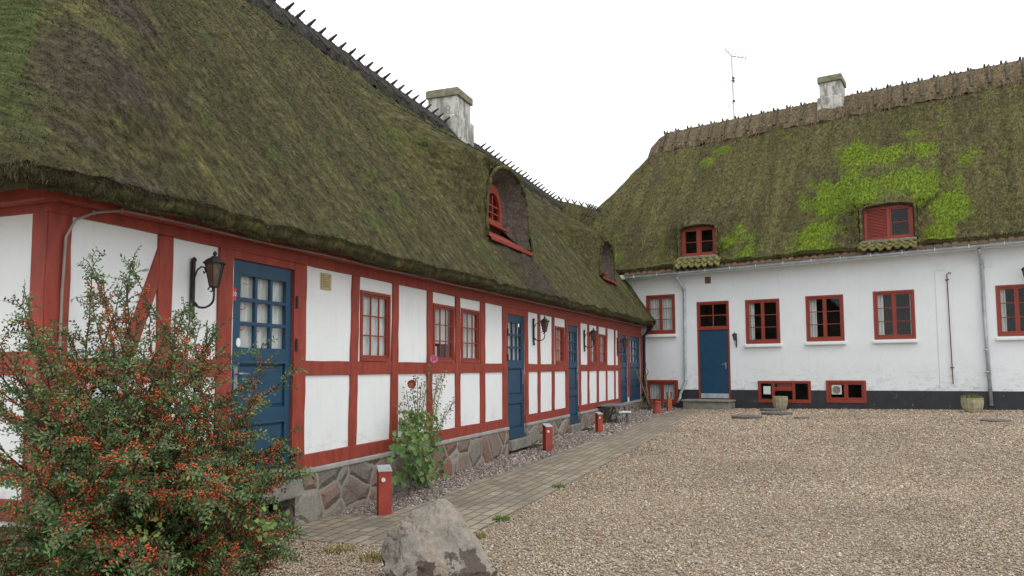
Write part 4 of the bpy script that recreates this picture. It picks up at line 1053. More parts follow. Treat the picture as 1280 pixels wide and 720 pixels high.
# ridge cap, crossed logs, chimney
rt = lambda t, o=0, dz=0: LP.pt(t, EOL - RIDGE_R + o, float(HRL(t)) + dz)
CAPP = [(-.46, -.56), (-.44, -.42), (-.24, -.17), (-.08, .05), (0, .09), (.08, .05), (.24, -.17), (.44, -.42), (.46, -.56)]
ridge_cap(LP, [rt(t, 0, .02) for t in np.linspace(7.0, 27.6, 14)], 'th_capdark', HL, 'ridge_cap', CAPP, 5, 16000, (.14, .010))
def peg_pair(pl, base, d, n, mat_, parent, hgt=.085, low=-.34, r=.036):
    """two logs crossing over the ridge"""
    m = MB()
    for s in (-1, 1):
        off = d * (.045 * s) + d * random.uniform(-.02, .02); e = random.uniform(.85, 1.15)
        m.tube([base + off + n * (s * .40) + Vector((0, 0, low)), base + off + Vector((0, 0, .13)) - n * s * .03, base + off - n * (s * .17 * e) + Vector((0, 0, .13 + hgt * e))], [r, r, r * .55], 6)
    return m.build('ridge_log', mat_, parent)
t = 7.2
while t < 27.4:
    if not (LP.t(560, 150, EOL - RIDGE_R) < t < LP.t(594, 178, EOL - RIDGE_R) + .1): peg_pair(LP, rt(t, 0, .0), LP.d, LP.n, M['log'], HL)
    t += .345
m = MB(); m.tube([rt(t, .06, .16 + .02 * math.sin(t * 2)) for t in np.linspace(7, 19, 60)], .006, 5); m.build('ridge_wire', M['zinc'], HL)
def chimney(pl, parent, t0, t1, o0, o1, zb, zt, step, name='chimney', label=None):
    m = MB(); m.box(pl, t0 - .07, t1 + .07, o0 - .07, o1 + .07, zb, step); m.box(pl, t0, t1, o0, o1, step, zt - .22)
    m.hexa([pl.pt(t, o, z) for z, e in ((step, .07), (step + .05, .002)) for t, o in ((t0 - e, o0 - e), (t1 + e, o0 - e), (t1 + e, o1 + e), (t0 - e, o1 + e))])
    c = m.build(name, M['chimney'], parent, .012)
    k = MB(); k.box(pl, t0 - .05, t1 + .05, o0 - .05, o1 + .05, zt - .22, zt - .03); k.box(pl, t0 - .02, t1 + .02, o0 - .02, o1 + .02, zt - .03, zt)
    k.build('chimney_cap', M['lichen'], c, .015); return c
def solve_o(pl, x, y, t, o):      # how far back the hidden side of the stack stands
    for _ in range(60):
        e = pl.t(x, y, o) - t
        de = (pl.t(x, y, o - .01) - pl.t(x, y, o)) / -.01
        o -= e / de
    return o
oc = EOL - RIDGE_R + .40
t0c, t1c = LP.t(573, 150, oc), LP.t(592, 150, oc); o0c = max(min(solve_o(LP, 531, 150, t0c, oc), oc - .6), oc - 1.4); ztc = LP.px(573, 107, oc)[1]
print('CHIM', t0c, t1c, oc, o0c, ztc)
chimney(LP, HL, t0c + .06, t1c - .06, o0c + .06, oc - .06, float(HRL(t0c)) - 1.2, ztc, LP.px(573, 143, oc)[1])

# ================================================================== WHITEWASHED HOUSE
HR_ = empty('whitewashed_house', RP.pt(5, -3.9, G(9, 24)))
tag(HR_, 'white brick farmhouse with black plinth and thatched roof with bright green moss', 'house')
f_plin = fit(RP, [(830, 487), (918, 487), (1100, 488), (1280, 489.5)])
f_gut = fit(RP, [(780, 348), (853, 342), (955, 331.5), (1040, 323.5), (1181, 312), (1280, 303.5)], .43)
f_eave = lambda T: f_gut(T) - .045
def rr(xa, ya, xb, yb):
    t0 = RP.t(xa, (ya + yb) / 2); t1 = RP.t(xb, (ya + yb) / 2); zt = RP.px((xa + xb) / 2, ya)[1]; zb = RP.px((xa + xb) / 2, yb)[1]; return (t0, t1, zb, zt)
W = [rr(808, 368.5, 844, 417.5), rr(932, 374, 975, 429.5), rr(1007.5, 369, 1055, 426.5), rr(1092, 363, 1144, 424), rr(1245.5, 355.5, 1298, 420)]
Bw = [rr(808, 475, 848, 505), rr(948, 476, 1014, 503.5), rr(1033, 475.5, 1083, 503.5)]
Dr = rr(872, 376.5, 912.5, 499)
vents = [rr(881, 346, 888.5, 354.5)]
TR0, TR1 = -4.2, 17.0
def build_right():
    zt = max(f_eave(0), f_eave(10)) + .35
    m = MB(); grid_wall(m, RP, TR0, TR1, .0, zt, 0, W + Bw + [Dr] + vents + [(TR0 - 1, TR1 + 1, -1, 0.0)]); m.build('front_wall', M['white_r'], HR_)
    m = MB()
    for a, b in ((TR0, TR0), (TR1, TR1)):
        m.face([RP.pt(a, 0, -.2), RP.pt(a, -7.8, -.2), RP.pt(a, -7.8, zt), RP.pt(a, 0, zt)])
    m.face([RP.pt(TR0, -7.8, -.2), RP.pt(TR1, -7.8, -.2), RP.pt(TR1, -7.8, zt), RP.pt(TR0, -7.8, zt)]); m.build('rear_wall', M['white_r'], HR_)
    # tarred plinth
    m = MB(); hs = sorted([(b[0], b[1], b[2]) for b in Bw] + [(Dr[0], Dr[1], Dr[2])]); x = TR0
    def seg(x0, x1, z1=None):
        n = max(1, int((x1 - x0) / 1.0))
        for i in range(n):
            u0 = x0 + (x1 - x0) * i / n; u1 = x0 + (x1 - x0) * (i + 1) / n
            m.quadbox(RP, [(u0, -.2), (u1, -.2), (u1, z1 if z1 else f_plin(u1)), (u0, z1 if z1 else f_plin(u0))], -.02, .022)
    for a, b, zb in hs:
        seg(x, a); 
        seg(a, b, zb - .004); x = b
    seg(x, TR1); m.build('tarred_plinth', M['blackpaint'], HR_)
    cur = ['wide', 'sides', 'left', 'sides', 'sides']
    for i, wn in enumerate(W): window(RP, HR_, *wn, 2, 1, 3, .055, .045, cur[i], True)
    # cellar windows
    window(RP, HR_, *Bw[0], 2, 1, 1, .07, .05, 'wide', False, .024)
    w1 = window(RP, HR_, *Bw[1], 1, 1, 1, .06, .02, None, False, .024); t0, t1, z0, z1 = Bw[1]; W_ = t1 - t0
    m = MB()
    for f in (.29, .68): m.box(RP, t0 + W_ * f - .035, t0 + W_ * f + .035, -.05, .03, z0 + .06, z1 - .05)
    m.box(RP, t0 + W_ * .29, t0 + W_ * .68, -.05, .028, z0 + (z1 - z0) * .55, z0 + (z1 - z0) * .70); m.box(RP, t0 + W_ * .36, t0 + W_ * .64, -.05, -.03, z0 + (z1 - z0) * .70, z1 - .06)
    m.build('mullion', M['redwin'], w1, .004)
    m = MB(); m.box(RP, t0 + W_ * .10, t0 + W_ * .24, -.008, .0, z0 + (z1 - z0) * .38, z0 + (z1 - z0) * .75); m.build('notice_sheet', M['stick_white'], w1)
    w2 = window(RP, HR_, *Bw[2], 2, 1, 1, .065, .05, None, False, .024); t0, t1, z0, z1 = Bw[2]; W_ = t1 - t0
    m = MB(); c = RP.pt(t0 + W_ * .26, 0, z0 + (z1 - z0) * .58); q = .13
    m.box(RP, t0 + W_ * .26 - q, t0 + W_ * .26 + q, -.02, .006, z0 + (z1 - z0) * .58 - q, z0 + (z1 - z0) * .58 + q); fan = m.build('extractor_fan', M['airduct'], w2, .01)
    m = MB()
    for r in (.03, .06, .09):
        m.tube([c + RP.n * .010 + RP.d * r * math.cos(a) + Vector((0, 0, r * math.sin(a))) for a in np.linspace(0, 6.283, 19)], .008, 5)
    m.build('fan_grille', M['iron'], w2)
    # door, transom, kick plate
    t0, t1, z0, z1 = Dr; ztr = RP.px(892, 412)[1]
    m = MB(); m.box(RP, t0, t0 + .055, -.1, .006, z0, z1); m.box(RP, t1 - .055, t1, -.1, .006, z0, z1); m.box(RP, t0 + .055, t1 - .055, -.1, .004, z1 - .06, z1); m.box(RP, t0 + .055, t1 - .055, -.1, .01, ztr, ztr + .06)
    sash(m, RP, t0 + .056, t1 - .056, ztr + .061, z1 - .061, 2, 2, .035, .03, -.06, -.02); fr = m.build('door_frame', M['redwin'], HR_, .004)
    g = MB(); g.box(RP, t0 + .06, t1 - .06, -.045, -.041, ztr + .065, z1 - .065); g.build('transom_pane', M['glass'], fr)
    g = MB(); room(g, RP, t0 + .01, t1 - .01, z0, z1, -.10, .8); g.build('recess', M['dark'], fr)
    m = MB(); m.box(RP, t0 + .057, t1 - .057, -.07, -.022, z0 + .02, ztr - .003); d = m.build('door', M['blue'], HR_, .004)
    m = MB(); m.box(RP, t0 + .07, t1 - .07, -.0215, -.015, z0 + .03, z0 + .17); m.build('kick_plate', M['zinc'], d)
    m = MB(); hx, hz = t1 - .14, z0 + (ztr - z0) * .50; m.box(RP, hx - .02, hx + .02, -.0215, -.012, hz - .13, hz + .06)
    m.tube([RP.pt(hx, -.02, hz), RP.pt(hx, .03, hz), RP.pt(hx - .10, .035, hz)], .010, 8); m.build('handle', M['metal'], d)
    m = MB(); a = RP.pt((t0 + t1) / 2, 0, 0); g0 = G(a.x, a.y); m.box(RP, t0 - .28, t1 + .12, .023, .62, g0 - .1, z0 - .06); m.build('doorstep', M['concrete'], HR_, .02)
    m = MB(); m.box(RP, t0 - .32, t1 + .15, .023, .66, z0 - .058, z0 + .0); m.build('doorstep_slab', M['concrete'], HR_, .015)
    # vents and iron rod
    v = vents[0]; m = MB(); m.box(RP, v[0], v[1], -.15, -.05, v[2], v[3]); m.box(RP, v[0], v[0] + .02, -.05, .002, v[2], v[3]); m.build('air_brick', M['brickred'], HR_)
    for x, y in ((1121, 338.5), (1176, 333.5), (1236, 329)):
        s, z = RP.px(x, y); m = MB(); m.box(RP, s - .10, s + .10, .0, .012, z - .10, z + .10)
        for k in range(5): m.box(RP, s - .085, s + .085, .012, .022, z - .085 + k * .036, z - .07 + k * .036)
        m.build('air_vent', M['white_r'], HR_)
    a, b = RP.px(1183.5, 343), RP.px(1191.5, 480); m = MB(); m.tube([RP.pt(a[0] + .10, .03, a[1] + .02), RP.pt(a[0] + .05, .05, a[1] + .04), RP.pt(a[0], .03, a[1])] + [RP.pt(a[0] + (b[0] - a[0]) * k / 6, .03, a[1] + (b[1] - a[1]) * k / 6) for k in range(1, 7)], .012, 6)
    for k in (.05, .85): m.cube(RP.pt(a[0] + (b[0] - a[0]) * k, .02, a[1] + (b[1] - a[1]) * k), .07, .06, .02)
    m.build('wall_rod', M['rod'], HR_)
    s, _ = RP.px(1172, 420); m = MB(); m.tube([RP.pt(s, .006, 4.0), RP.pt(s + .01, .006, .7)], .006, 5); m.build('wall_wire', M['vent'], HR_)
    # downpipes
    a = RP.px(853, 345); b = RP.px(856.5, 395); c = RP.px(857.5, 478); e = RP.px(852, 492); f = RP.px(850, 503)
    m = MB(); m.tube([RP.pt(a[0] - .05, .36, f_eave(a[0]) - .02), RP.pt(a[0] - .04, .33, f_eave(a[0]) - .13), RP.pt(b[0], .06, f_eave(b[0]) - .40), RP.pt(b[0], .06, b[1]), RP.pt(c[0], .06, c[1]), RP.pt(e[0], .10, e[1]), RP.pt(e[0] - .01, .10, e[1] - .12), RP.pt(f[0] - .03, .16, f[1])], .042, 10)
    for z in (f_eave(b[0]) - .45, c[1] + .05, 2.6): m.tube([RP.pt(b[0], .06, z), RP.pt(b[0], .06, z + .04)], .05, 10)
    m.build('downpipe', M['zinc'], HR_, smooth=True)
    a = RP.px(1227.5, 318); c = RP.px(1238, 508)
    x = (a[0] + c[0]) / 2; m = MB(); m.tube([RP.pt(x - .06, .36, f_eave(x)), RP.pt(x - .06, .3, f_eave(x) - .12), RP.pt(x - .03, .07, f_eave(x) - .3), RP.pt(x - .02, .07, 2.6), RP.pt(x + .03, .07, c[1] + .02)], .045, 10)
    for z in (f_eave(x) - .45, 1.9, 1.35): m.tube([RP.pt(x - .02, .07, z), RP.pt(x - .02, .07, z + .035)], .054, 10)
    m.build('downpipe', M['zinc'], HR_, smooth=True)
    # gutter
    m = MB(); n = 60; x0, x1 = RP.t(782, 344, .42), TR1
    for i in range(n):
        u0 = x0 + (x1 - x0) * i / n; u1 = x0 + (x1 - x0) * (i + 1) / n
        for k in range(6):
            a0 = math.pi + math.pi * k / 6; a1 = math.pi + math.pi * (k + 1) / 6
            P_ = lambda u, a: RP.pt(u, .43 + .065 * math.cos(a), f_eave(u) + .07 + .065 * math.sin(a))
            m.face([P_(u0, a0), P_(u1, a0), P_(u1, a1), P_(u0, a1)])
    u = x0 + .3
    while u < x1: m.cube(RP.pt(u, .50, f_eave(u) + .06), .02, .02, .09); u += .75
    m.build('gutter', M['zinc'], HR_)
    m = MB(); m.quadbox(RP, [(TR0, f_eave(TR0) + .02), (TR1, f_eave(TR1) + .02), (TR1, f_eave(TR1) + .16), (TR0, f_eave(TR0) + .16)], .0, .36); m.build('soffit', M['white_r'], HR_)
    # course of clay tiles along the eave
    tm = MB(); u = x0 - .1
    while u < x1:
        zz = f_eave(u) + .105
        jit = random.uniform(-.015, .015)
        for k in range(5):
            a0 = math.pi * k / 5; a1 = math.pi * (k + 1) / 5; rr_ = .075
            def Q(a, o, z): return RP.pt(u + .1 + rr_ * math.cos(a), o, z + rr_ * .45 * math.sin(a) * (1 if jit > -.008 else .4))
            tm.face([Q(a0, .47 + jit, zz), Q(a1, .47 + jit, zz), Q(a1, .28, zz + .15), Q(a0, .28, zz + .15)])
        tm.face([RP.pt(u + .165, .46, zz), RP.pt(u + .23, .46, zz - .01), RP.pt(u + .23, .28, zz + .14), RP.pt(u + .165, .28, zz + .15)])
        u += .2
    tm.build('eave_tiles', M['tile'], HR_)
build_right()
EOR = .38; HFR = 4.35
f_eave3 = fit(RP, [(790, 341), (900, 331), (1000, 321.5), (1100, 312), (1280, 296)], EOR)
f_eave2 = lambda T: f_eave3(T) + .13
hr_r = fit(RP, [(900, 156), (1000, 134), (1150, 104), (1280, 78)], EOR - HFR)
SE = -3.95
def top_r(T): return hr_r(np.clip(T, -1, 40)) - .10
def dR(px0, px1, y_bot, y_top, d0):
    x = (px0 + px1) / 2; t0 = RP.t(px0, (y_bot + y_top) / 2, EOR - d0); t1 = RP.t(px1, (y_bot + y_top) / 2, EOR - d0)
    return (t0 + t1) / 2, (t1 - t0) / 2, RP.px(x, y_bot, EOR - d0)[1], RP.px(x, y_top, EOR - d0)[1]
d1 = dR(853, 899, 322, 283, .42); d2 = dR(1079, 1145, 302, 257, .42)
E1 = dict(p=18, tc=d1[0], a=d1[1], fo=.75, d0=.42, d1=1.0, d2=2.1, zs=d1[2], ztop=d1[3], brow=.05, shr=.93, rise=.02, zshr=.92)
E2 = dict(p=22, tc=d2[0], a=d2[1], fo=.9, d0=.42, d1=1.15, d2=2.3, zs=d2[2], ztop=d2[3], brow=.05, shr=.93, rise=.02, zshr=.92)
def rpix(x, y):   # a photo pixel on the roof slope, as (s, slope distance in plan)
    v = ray(x, y); best = None
    for d in np.linspace(0, HFR, 80):
        t, z = RP.px(x, y, EOR - d); h = f_eave2(t) + (top_r(t) - f_eave2(t)) * d / HFR
        e = abs(z - h)
        if best is None or e < best[0]: best = (e, t, d)
    return best[1], best[2]
blobs = [((1072, 200), .55, .5), ((1043, 250), .7, .65), ((1026, 296), .75, .5), ((1110, 195), .6, .3), ((1150, 190), .45, .28), ((1130, 225), .9, .35), ((1155, 235), .5, .4), ((1185, 262), .5, .6), ((1175, 290), .5, .4), ((1085, 240), .5, .35), ((1060, 235), .5, .5),
         ((883, 205), .45, .22), ((900, 190), .4, .2), ((915, 305), .5, .25), ((935, 318), .6, .25), ((763, 322), .4, .5), ((925, 290), .2, .3), ((985, 175), .3, .12), ((1140, 170), .5, .15), ((1010, 250), .3, .5), ((1210, 200), .4, .3)]
BL = [(rpix(*p), a, b) for p, a, b in blobs]
def moss_r(T, d, rc):
    n = fbm(rc, 2.6, 41, 5); n2 = fbm(rc, 7, 47, 4); s = 0
    for i, ((t, dd), a, b) in enumerate(BL):
        k = 1.0 if i < 11 else .62
        s = np.maximum(s, k * np.exp(-((T - t) / a) ** 2 - ((d - dd) / b) ** 2))
    m = np.clip((s * 1.25 + (n - .5) * 1.3 + (n2 - .5) * 1.1 - .33) * 1.7, 0, 1)
    hip = np.clip(((1.6 - (T - SE)) * 1.1 + 0 * d) , 0, .9) + (n < .36) * .35 + np.clip((d - 3.9) * 1.5, 0, .6)
    return np.where((hip > .1) & (m < .3), -np.clip(hip, 0, .9), np.maximum(m, np.clip((n2 - .68) * 4, 0, .6)))
roofR = thatch_roof(RP, SE, TR1 + .4, 1.40, 1.2, EOR, HFR, f_eave2, top_r, .07, [E1, E2], 8, 280000, (.09, .0095), moss_r, 'th_right', HR_)
def right_dormer(D, win):
    o_out = EOR - D['d0'] - .03; out, inner = dormer_inside(RP, HR_, D, o_out, .16, None, 'right'); oi = o_out - .15
    tc = D['tc']; a = D['a'] * .93; zb = D['zs'] + .02; zt = D['ztop'] - .03
    m = MB(); fr = .075
    m.box(RP, tc - a, tc - a + fr, oi - .03, oi + .04, zb, zt); m.box(RP, tc + a - fr, tc + a, oi - .03, oi + .04, zb, zt); m.box(RP, tc - a + fr, tc + a - fr, oi - .03, oi + .038, zt - .09, zt); m.box(RP, tc - a + fr, tc + a - fr, oi - .03, oi + .045, zb, zb + .07)
    m.box(RP, tc - .04, tc + .04, oi - .03, oi + .042, zb + .07, zt - .09); wo = m.build('dormer_window', M['redwin'], HR_, .005)
    for k, (x0, x1) in enumerate(((tc - a + fr, tc - .04), (tc + .04, tc + a - fr))):
        if win == 'louvre' and k == 0:
            l = MB(); z = zb + .09
            while z < zt - .11: l.hexa([RP.pt(x0, oi + .0, z), RP.pt(x1, oi + .0, z), RP.pt(x1, oi + .025, z - .012), RP.pt(x0, oi + .025, z - .012), RP.pt(x0, oi + .0, z + .02), RP.pt(x1, oi + .0, z + .02), RP.pt(x1, oi + .025, z + .012), RP.pt(x0, oi + .025, z + .012)]); z += .04
            l.build('louvre', M['redwin'], wo); continue
        s = MB(); sash(s, RP, x0 + .002, x1 - .002, zb + .072, zt - .092, 1, 2, .035, .02, oi - .01, oi + .02); s.build('sash', M['redwin'], wo, .003)
    g = MB(); g.box(RP, tc - a + fr, tc + a - fr, oi - .012, oi - .016, zb + .07, zt - .09); g.build('pane', M['glass'], wo)
    rm = MB(); room(rm, RP, tc - a, tc + a, zb, zt, oi - .04, .6); rm.build('recess', M['dark'], wo)
    s = MB(); s.box(RP, tc - D['a'] - .03, tc + D['a'] + .03, oi - .02, o_out + .10, D['zs'] - .07, D['zs'] + .01); s.build('sill', M['lichen'], wo, .015)
    # pantile apron down to the gutter
    tm = MB(); zA = D['zs'] - .07; zB = f_eave(tc) + .17; u = tc - D['a'] - .08
    while u < tc + D['a'] + .0:
        for row in range(2):
            f0, f1 = row / 2, (row + 1) / 2
            oA = o_out + .09 + (.56 - o_out - .09) * f0; oB = o_out + .09 + (.56 - o_out - .09) * f1 + .02
            z0 = zA + (zB - zA) * f0; z1 = zA + (zB - zA) * f1 + .0
            for k in range(12):
                p0 = k / 12; p1 = (k + 1) / 12; pf = lambda q: .05 * max(math.sin(q * 6.283), -.35) + .01 * math.sin(u * 9); s0 = pf(p0); s1 = pf(p1)
                lf = .035
                tm.face([RP.pt(u + .2 * p0, oA, z0 + s0), RP.pt(u + .2 * p1, oA, z0 + s1), RP.pt(u + .2 * p1, oB, z1 + s1 + lf), RP.pt(u + .2 * p0, oB, z1 + s0 + lf)])
                tm.face([RP.pt(u + .2 * p0, oB, z1 + s0 + lf), RP.pt(u + .2 * p1, oB, z1 + s1 + lf), RP.pt(u + .2 * p1, oB - .01, z1 + s1), RP.pt(u + .2 * p0, oB - .01, z1 + s0)])
        u += .2
    tm.build('tile_apron', M['tilemoss'], HR_)
right_dormer(E1, 'plain'); right_dormer(E2, 'louvre')
rtR = lambda s, o=0, dz=0: RP.pt(s, EOR - HFR + o, float(top_r(s)) + dz)
CAPR = [(-.62, -.72), (-.60, -.56), (-.34, -.19), (-.12, .10), (0, .16), (.12, .10), (.34, -.19), (.60, -.56), (.62, -.72)]
s0 = RP.t(826, 180, EOR - HFR)
ridge_cap(RP, [rtR(s0 - .35, 0, -.42), rtR(s0, 0, -.10)] + [rtR(s, 0, .03) for s in np.linspace(s0 + .35, TR1 - 3, 12)], 'th_capbrown', HR_, 'ridge_cap', CAPR, 7, 16000, (.2, .014))
scw = RP.t(1040, 130, EOR - HFR)
s = s0 + .2
while s < TR1 - 3:
    if abs(s - scw) > .5: 
        m = MB(); b = rtR(s)
        for q in (-1, 1):
            off = RP.d * (.05 * q + random.uniform(-.02, .02))
            m.tube([b + off + RP.n * (q * .60) + Vector((0, 0, -.50)), b + off + RP.n * (q * .32) + Vector((0, 0, -.06)), b + off - RP.n * q * .0 + Vector((0, 0, .20)), b + off - RP.n * (q * .06) + Vector((0, 0, .265))], [.040, .040, .036, .028], 6)
        m.build('ridge_log', M['logpale'], HR_)
    s += .44
oc = EOR - HFR + .38; tA, tB = RP.t(1022, 120, oc), RP.t(1053, 120, oc); ztc = RP.px(1053, 90, oc)[1]
chimney(RP, HR_, tA + .05, tB - .05, oc - .95, oc - .05, top_r(tA) - 1.0, ztc, RP.px(1053, 118, oc)[1])
# television aerial
b = rtR(RP.t(918, 150, EOR - HFR - .3), -.3, -.3); zt = RP.px(916, 70, EOR - HFR - .3)[1]
AE = empty('television_aerial', b); tag(AE, 'thin metal television aerial standing on the ridge of the white farmhouse', 'aerial')
m = MB(); m.tube([b, Vector((b.x - .04, b.y, zt))], .028, 6); m.build('mast', M['zinc'], AE)
m = MB(); tp = Vector((b.x - .04, b.y, zt)); e1 = tp + Vector((-.22, 0, .25)); e2 = tp + Vector((.42, -.3, -.20)); m.tube([e1, tp, e2], .020, 5)
for k in range(7):
    p = e1.lerp(e2, k / 6); l = .10 + .016 * k; m.tube([p - Vector((.02, -l, l * .8)), p + Vector((.02, -l, l * .8))], .011, 4)
m.build('boom', M['zinc'], AE)
for z, l in ((zt - .85, -.16), (zt - 1.7, -.22), (zt - .95, .08)):
    m = MB(); m.tube([Vector((b.x - .02, b.y, z)), Vector((b.x + l, b.y, z - abs(l) * .8))], .012, 5); m.cube((b.x, b.y, z + .04), .09, .06, .07); m.build('bracket', M['rod'], AE)

# link ridge where the two thatched roofs meet
def link_ridge():
    P0 = rt(27.0, 0, .03)
    s, d = rpix(752, 272); z = f_eave2(s) + (top_r(s) - f_eave2(s)) * d / HFR
    P1 = RP.pt(s, EOR - d, z) + Vector((0, 0, .12)); P2 = P1 - RP.n * .5
    v = ray(735, 262); k = ((P0 + P1) / 2).y / v.y; mid = v * k * .995 + Vector((0, 0, EYE))
    ridge_cap(LP, [P0, mid, P1, P2], 'th_right', HL, 'ridge_cap', [(-.50, -.62), (-.48, -.48), (-.26, -.17), (-.1, .04), (0, .08), (.1, .04), (.26, -.17), (.48, -.48), (.50, -.62)], 9, 4000, (.2, .014))
    for f in np.linspace(.1, .92, 9):
        q = P0.lerp(mid, f * 2) if f < .5 else mid.lerp(P1, f * 2 - 1); d = (P1 - P0).normalized(); n = Vector((d.y, -d.x, 0)).normalized(); m = MB()
        for sg in (-1, 1): m.tube([q + n * sg * .3 + Vector((0, 0, -.2)), q + Vector((0, 0, .10)), q - n * sg * .14 + Vector((0, 0, .24))], [.03, .03, .018], 6)
        m.build('ridge_log', M['log'], HL)
    # thatch saddle below it
    sd = MB(); A = [P0, mid, P1, P2]; n0 = (LP.n + RP.n).normalized()
    rows = []
    for q in A: rows.append([q + n0 * u + Vector((0, 0, -abs(u) * 1.15 - .02)) for u in np.linspace(-1.6, 1.2, 15)])
    for r0, r1 in zip(rows, rows[1:]):
        for a, b in zip(range(14), range(1, 15)): sd.face([r0[a], r0[b], r1[b], r1[a]])
    o = sd.build('thatch_saddle', M['th_left'], HL, smooth=True); add_attrs(o, LP, 2.0)
link_ridge()
# corner gutter pipes at the join
a = LP.px(818, 410, .35); c = LP.px(803.5, 432); m = MB()
zz = EYE + .95
m.tube([LP.pt(TL1 - .1, .42, float(he_l(24)) - .1), LP.pt(TL1 + .05, .30, float(he_l(24)) - .22), LP.pt(TL1 + .12, .10, float(he_l(24)) - .42), LP.pt(TL1 + .12, .08, .75), LP.pt(TL1 + .12, .12, .35)], .045, 9); m.build('downpipe', M['iron'], HL, smooth=True)
m = MB(); s_ = RP.t(806.5, 460); m.tube([RP.pt(s_, .05, 2.5), RP.pt(s_, .05, .45)], .035, 8); m.build('pipe', M['vent'], HR_, smooth=True)

# ================================================================== WALL LANTERNS
def make_lantern(flip=False):
    r = empty('wall_lantern', (0, 0, 0), world=False)   # local: x along wall, y out of the wall, z up ; origin at back plate centre
    m = MB(); m.tube([(0, .014, -.22), (0, .014, .20)], .014, 8); 
    m.lathe((0, .014, .20), [(.018, 0), (.024, .012), (.016, .028), (.004, .036)], 8); m.lathe((0, .014, -.235), [(.004, -.03), (.02, -.012), (.022, .004), (.012, .016)], 8)
    m.cube((0, .006, 0), .045, .012, .40); m.build('back_plate', M['iron'], r)
    m = MB(); pts = []
    for k in range(15): a = math.pi * (1.02 + k / 14 * .98); pts.append((0, .115 + .105 * math.cos(a), -.10 + .075 * math.sin(a)))
    pts += [(0, .222, -.06), (0, .222, -.02)]; m.tube(pts, .009, 6)
    sp = [(0, .19 - .028 * math.cos(a) * (1 - a / 9), -.035 + .028 * math.sin(a) * (1 - a / 9)) for a in np.linspace(0, 5.2, 12)]; m.tube(sp, .006, 5)
    m.tube([(0, .02, -.12), (0, .05, -.145), (0, .07, -.17)], .007, 5)
    m.tube([(0, .02, .06), (0, .05, .13), (0, .09, .155), (0, .125, .145), (0, .135, .11), (0, .12, .10), (0, .112, .115)], .007, 6); m.build('bracket', M['iron'], r)
    c = (0, .222, 0)
    m = MB(); n = 6
    m.lathe(c, [(.034, -.02), (.040, -.012), (.040, -.004)], 6); m.lathe(c, [(.090, .168), (.094, .176), (.060, .206), (.030, .222), (.022, .232)], 6); m.lathe(c, [(.006, .230), (.014, .240), (.018, .252), (.010, .266), (.003, .274)], 8)
    for k in range(6):
        a = 2 * math.pi * (k + .5) / 6; m.tube([(c[0] + .038 * math.cos(a), c[1] + .038 * math.sin(a), -.006), (c[0] + .076 * math.cos(a), c[1] + .076 * math.sin(a), .172)], .0048, 5)
    m.build('lantern_frame', M['iron'], r)
    m = MB(); m.lathe(c, [(.034, -.004), (.070, .168)], 6); m.build('lantern_glass', M['lglass'], r)
    return r
def place_lantern(r, pl, t, z, sc=1.0):
    r.location = pl.pt(t, .0, z); r.rotation_euler = (0, 0, math.atan2(pl.n.y, pl.n.x) - math.pi / 2); r.scale = (sc,) * 3
def copy_tree(o, parent=None):
    c = o.copy(); COL.objects.link(c); c.parent = parent
    for ch in list(o.children): copy_tree(ch, c)
    return c
lan = make_lantern()
labels = ['black iron lantern left of the nearest blue door', 'black iron lantern on the white panel just right of the second blue door', 'black iron lantern in front of the twin windows beyond the third blue door', 'black iron lantern farthest along the timber wall, by the paired blue doors']
spots = [(LP, 240, 358, 1.0), (LP, 666.5, 414, 1.0), (LP, 730, 425, 1.0), (LP, 771.5, 433, 1.0)]
for i, (pl, x, y, sc) in enumerate(spots):
    o = lan if i == 0 else copy_tree(lan); t, z = pl.px(x, y); place_lantern(o, pl, t, z, sc)
    tag(o, labels[i], 'lantern', 'wall lanterns along the timber framed house')
o = copy_tree(lan); t, z = RP.px(920.5, 425); place_lantern(o, RP, t, z, .85); tag(o, 'small dark lantern on the white wall right of its blue door', 'lantern'); 
if 'group' in o: del o['group']
o = copy_tree(lan); t, z = RP.px(1284, 350); place_lantern(o, RP, t, z - .05, 1.6); tag(o, 'big lantern cut off by the right edge of the photo', 'lantern')
if 'group' in o: del o['group']

# ================================================================== SMALL THINGS
def make_bollard():
    r = empty('bollard', (0, 0, 0), world=False); h = .46; w_ = .066
    m = MB(); m.hexa([Vector((x * w_, y * w_, -.06)) for x, y in ((-1, -1), (1, -1), (1, 1), (-1, 1))] + [Vector((x * w_, y * w_, h + (-.02 if y < 0 else .02))) for x, y in ((-1, -1), (1, -1), (1, 1), (-1, 1))]); m.build('post', M['bollard'], r, .006)
    e = w_ + .005; m = MB(); m.hexa([Vector((x * e, y * e, h + (-.022 if y < 0 else .022))) for x, y in ((-1, -1), (1, -1), (1, 1), (-1, 1))] + [Vector((x * e, y * e, h + .013 + (-.022 if y < 0 else .022))) for x, y in ((-1, -1), (1, -1), (1, 1), (-1, 1))]); m.build('metal_cap', M['zinc'], r, .003)
    m = MB(); n = 14; m.tube([Vector((-.02, -w_, h - .10)), Vector((-.02, -w_ - .012, h - .10))], .022, 12); m.build('lamp_lens', M['vent'], r)
    return r
bo = make_bollard()
for i, (x, y, lb) in enumerate(((480, 643.5, 'red wooden bollard beside the boulder and hollyhock, nearest of the three'), (684.5, 564.5, 'red wooden bollard just right of the second blue door, middle one of the row'), (749, 541, 'red wooden bollard in front of the garden bench, farthest of the three'))):
    o = bo if i == 0 else copy_tree(bo); p = gp(x, y); o.location = p; o.rotation_euler = (0, 0, R((18, 24, 24)[i])); o.scale = ((1, .95, .88)[i],) * 3
    tag(o, lb, 'bollard', 'red bollards along the path')
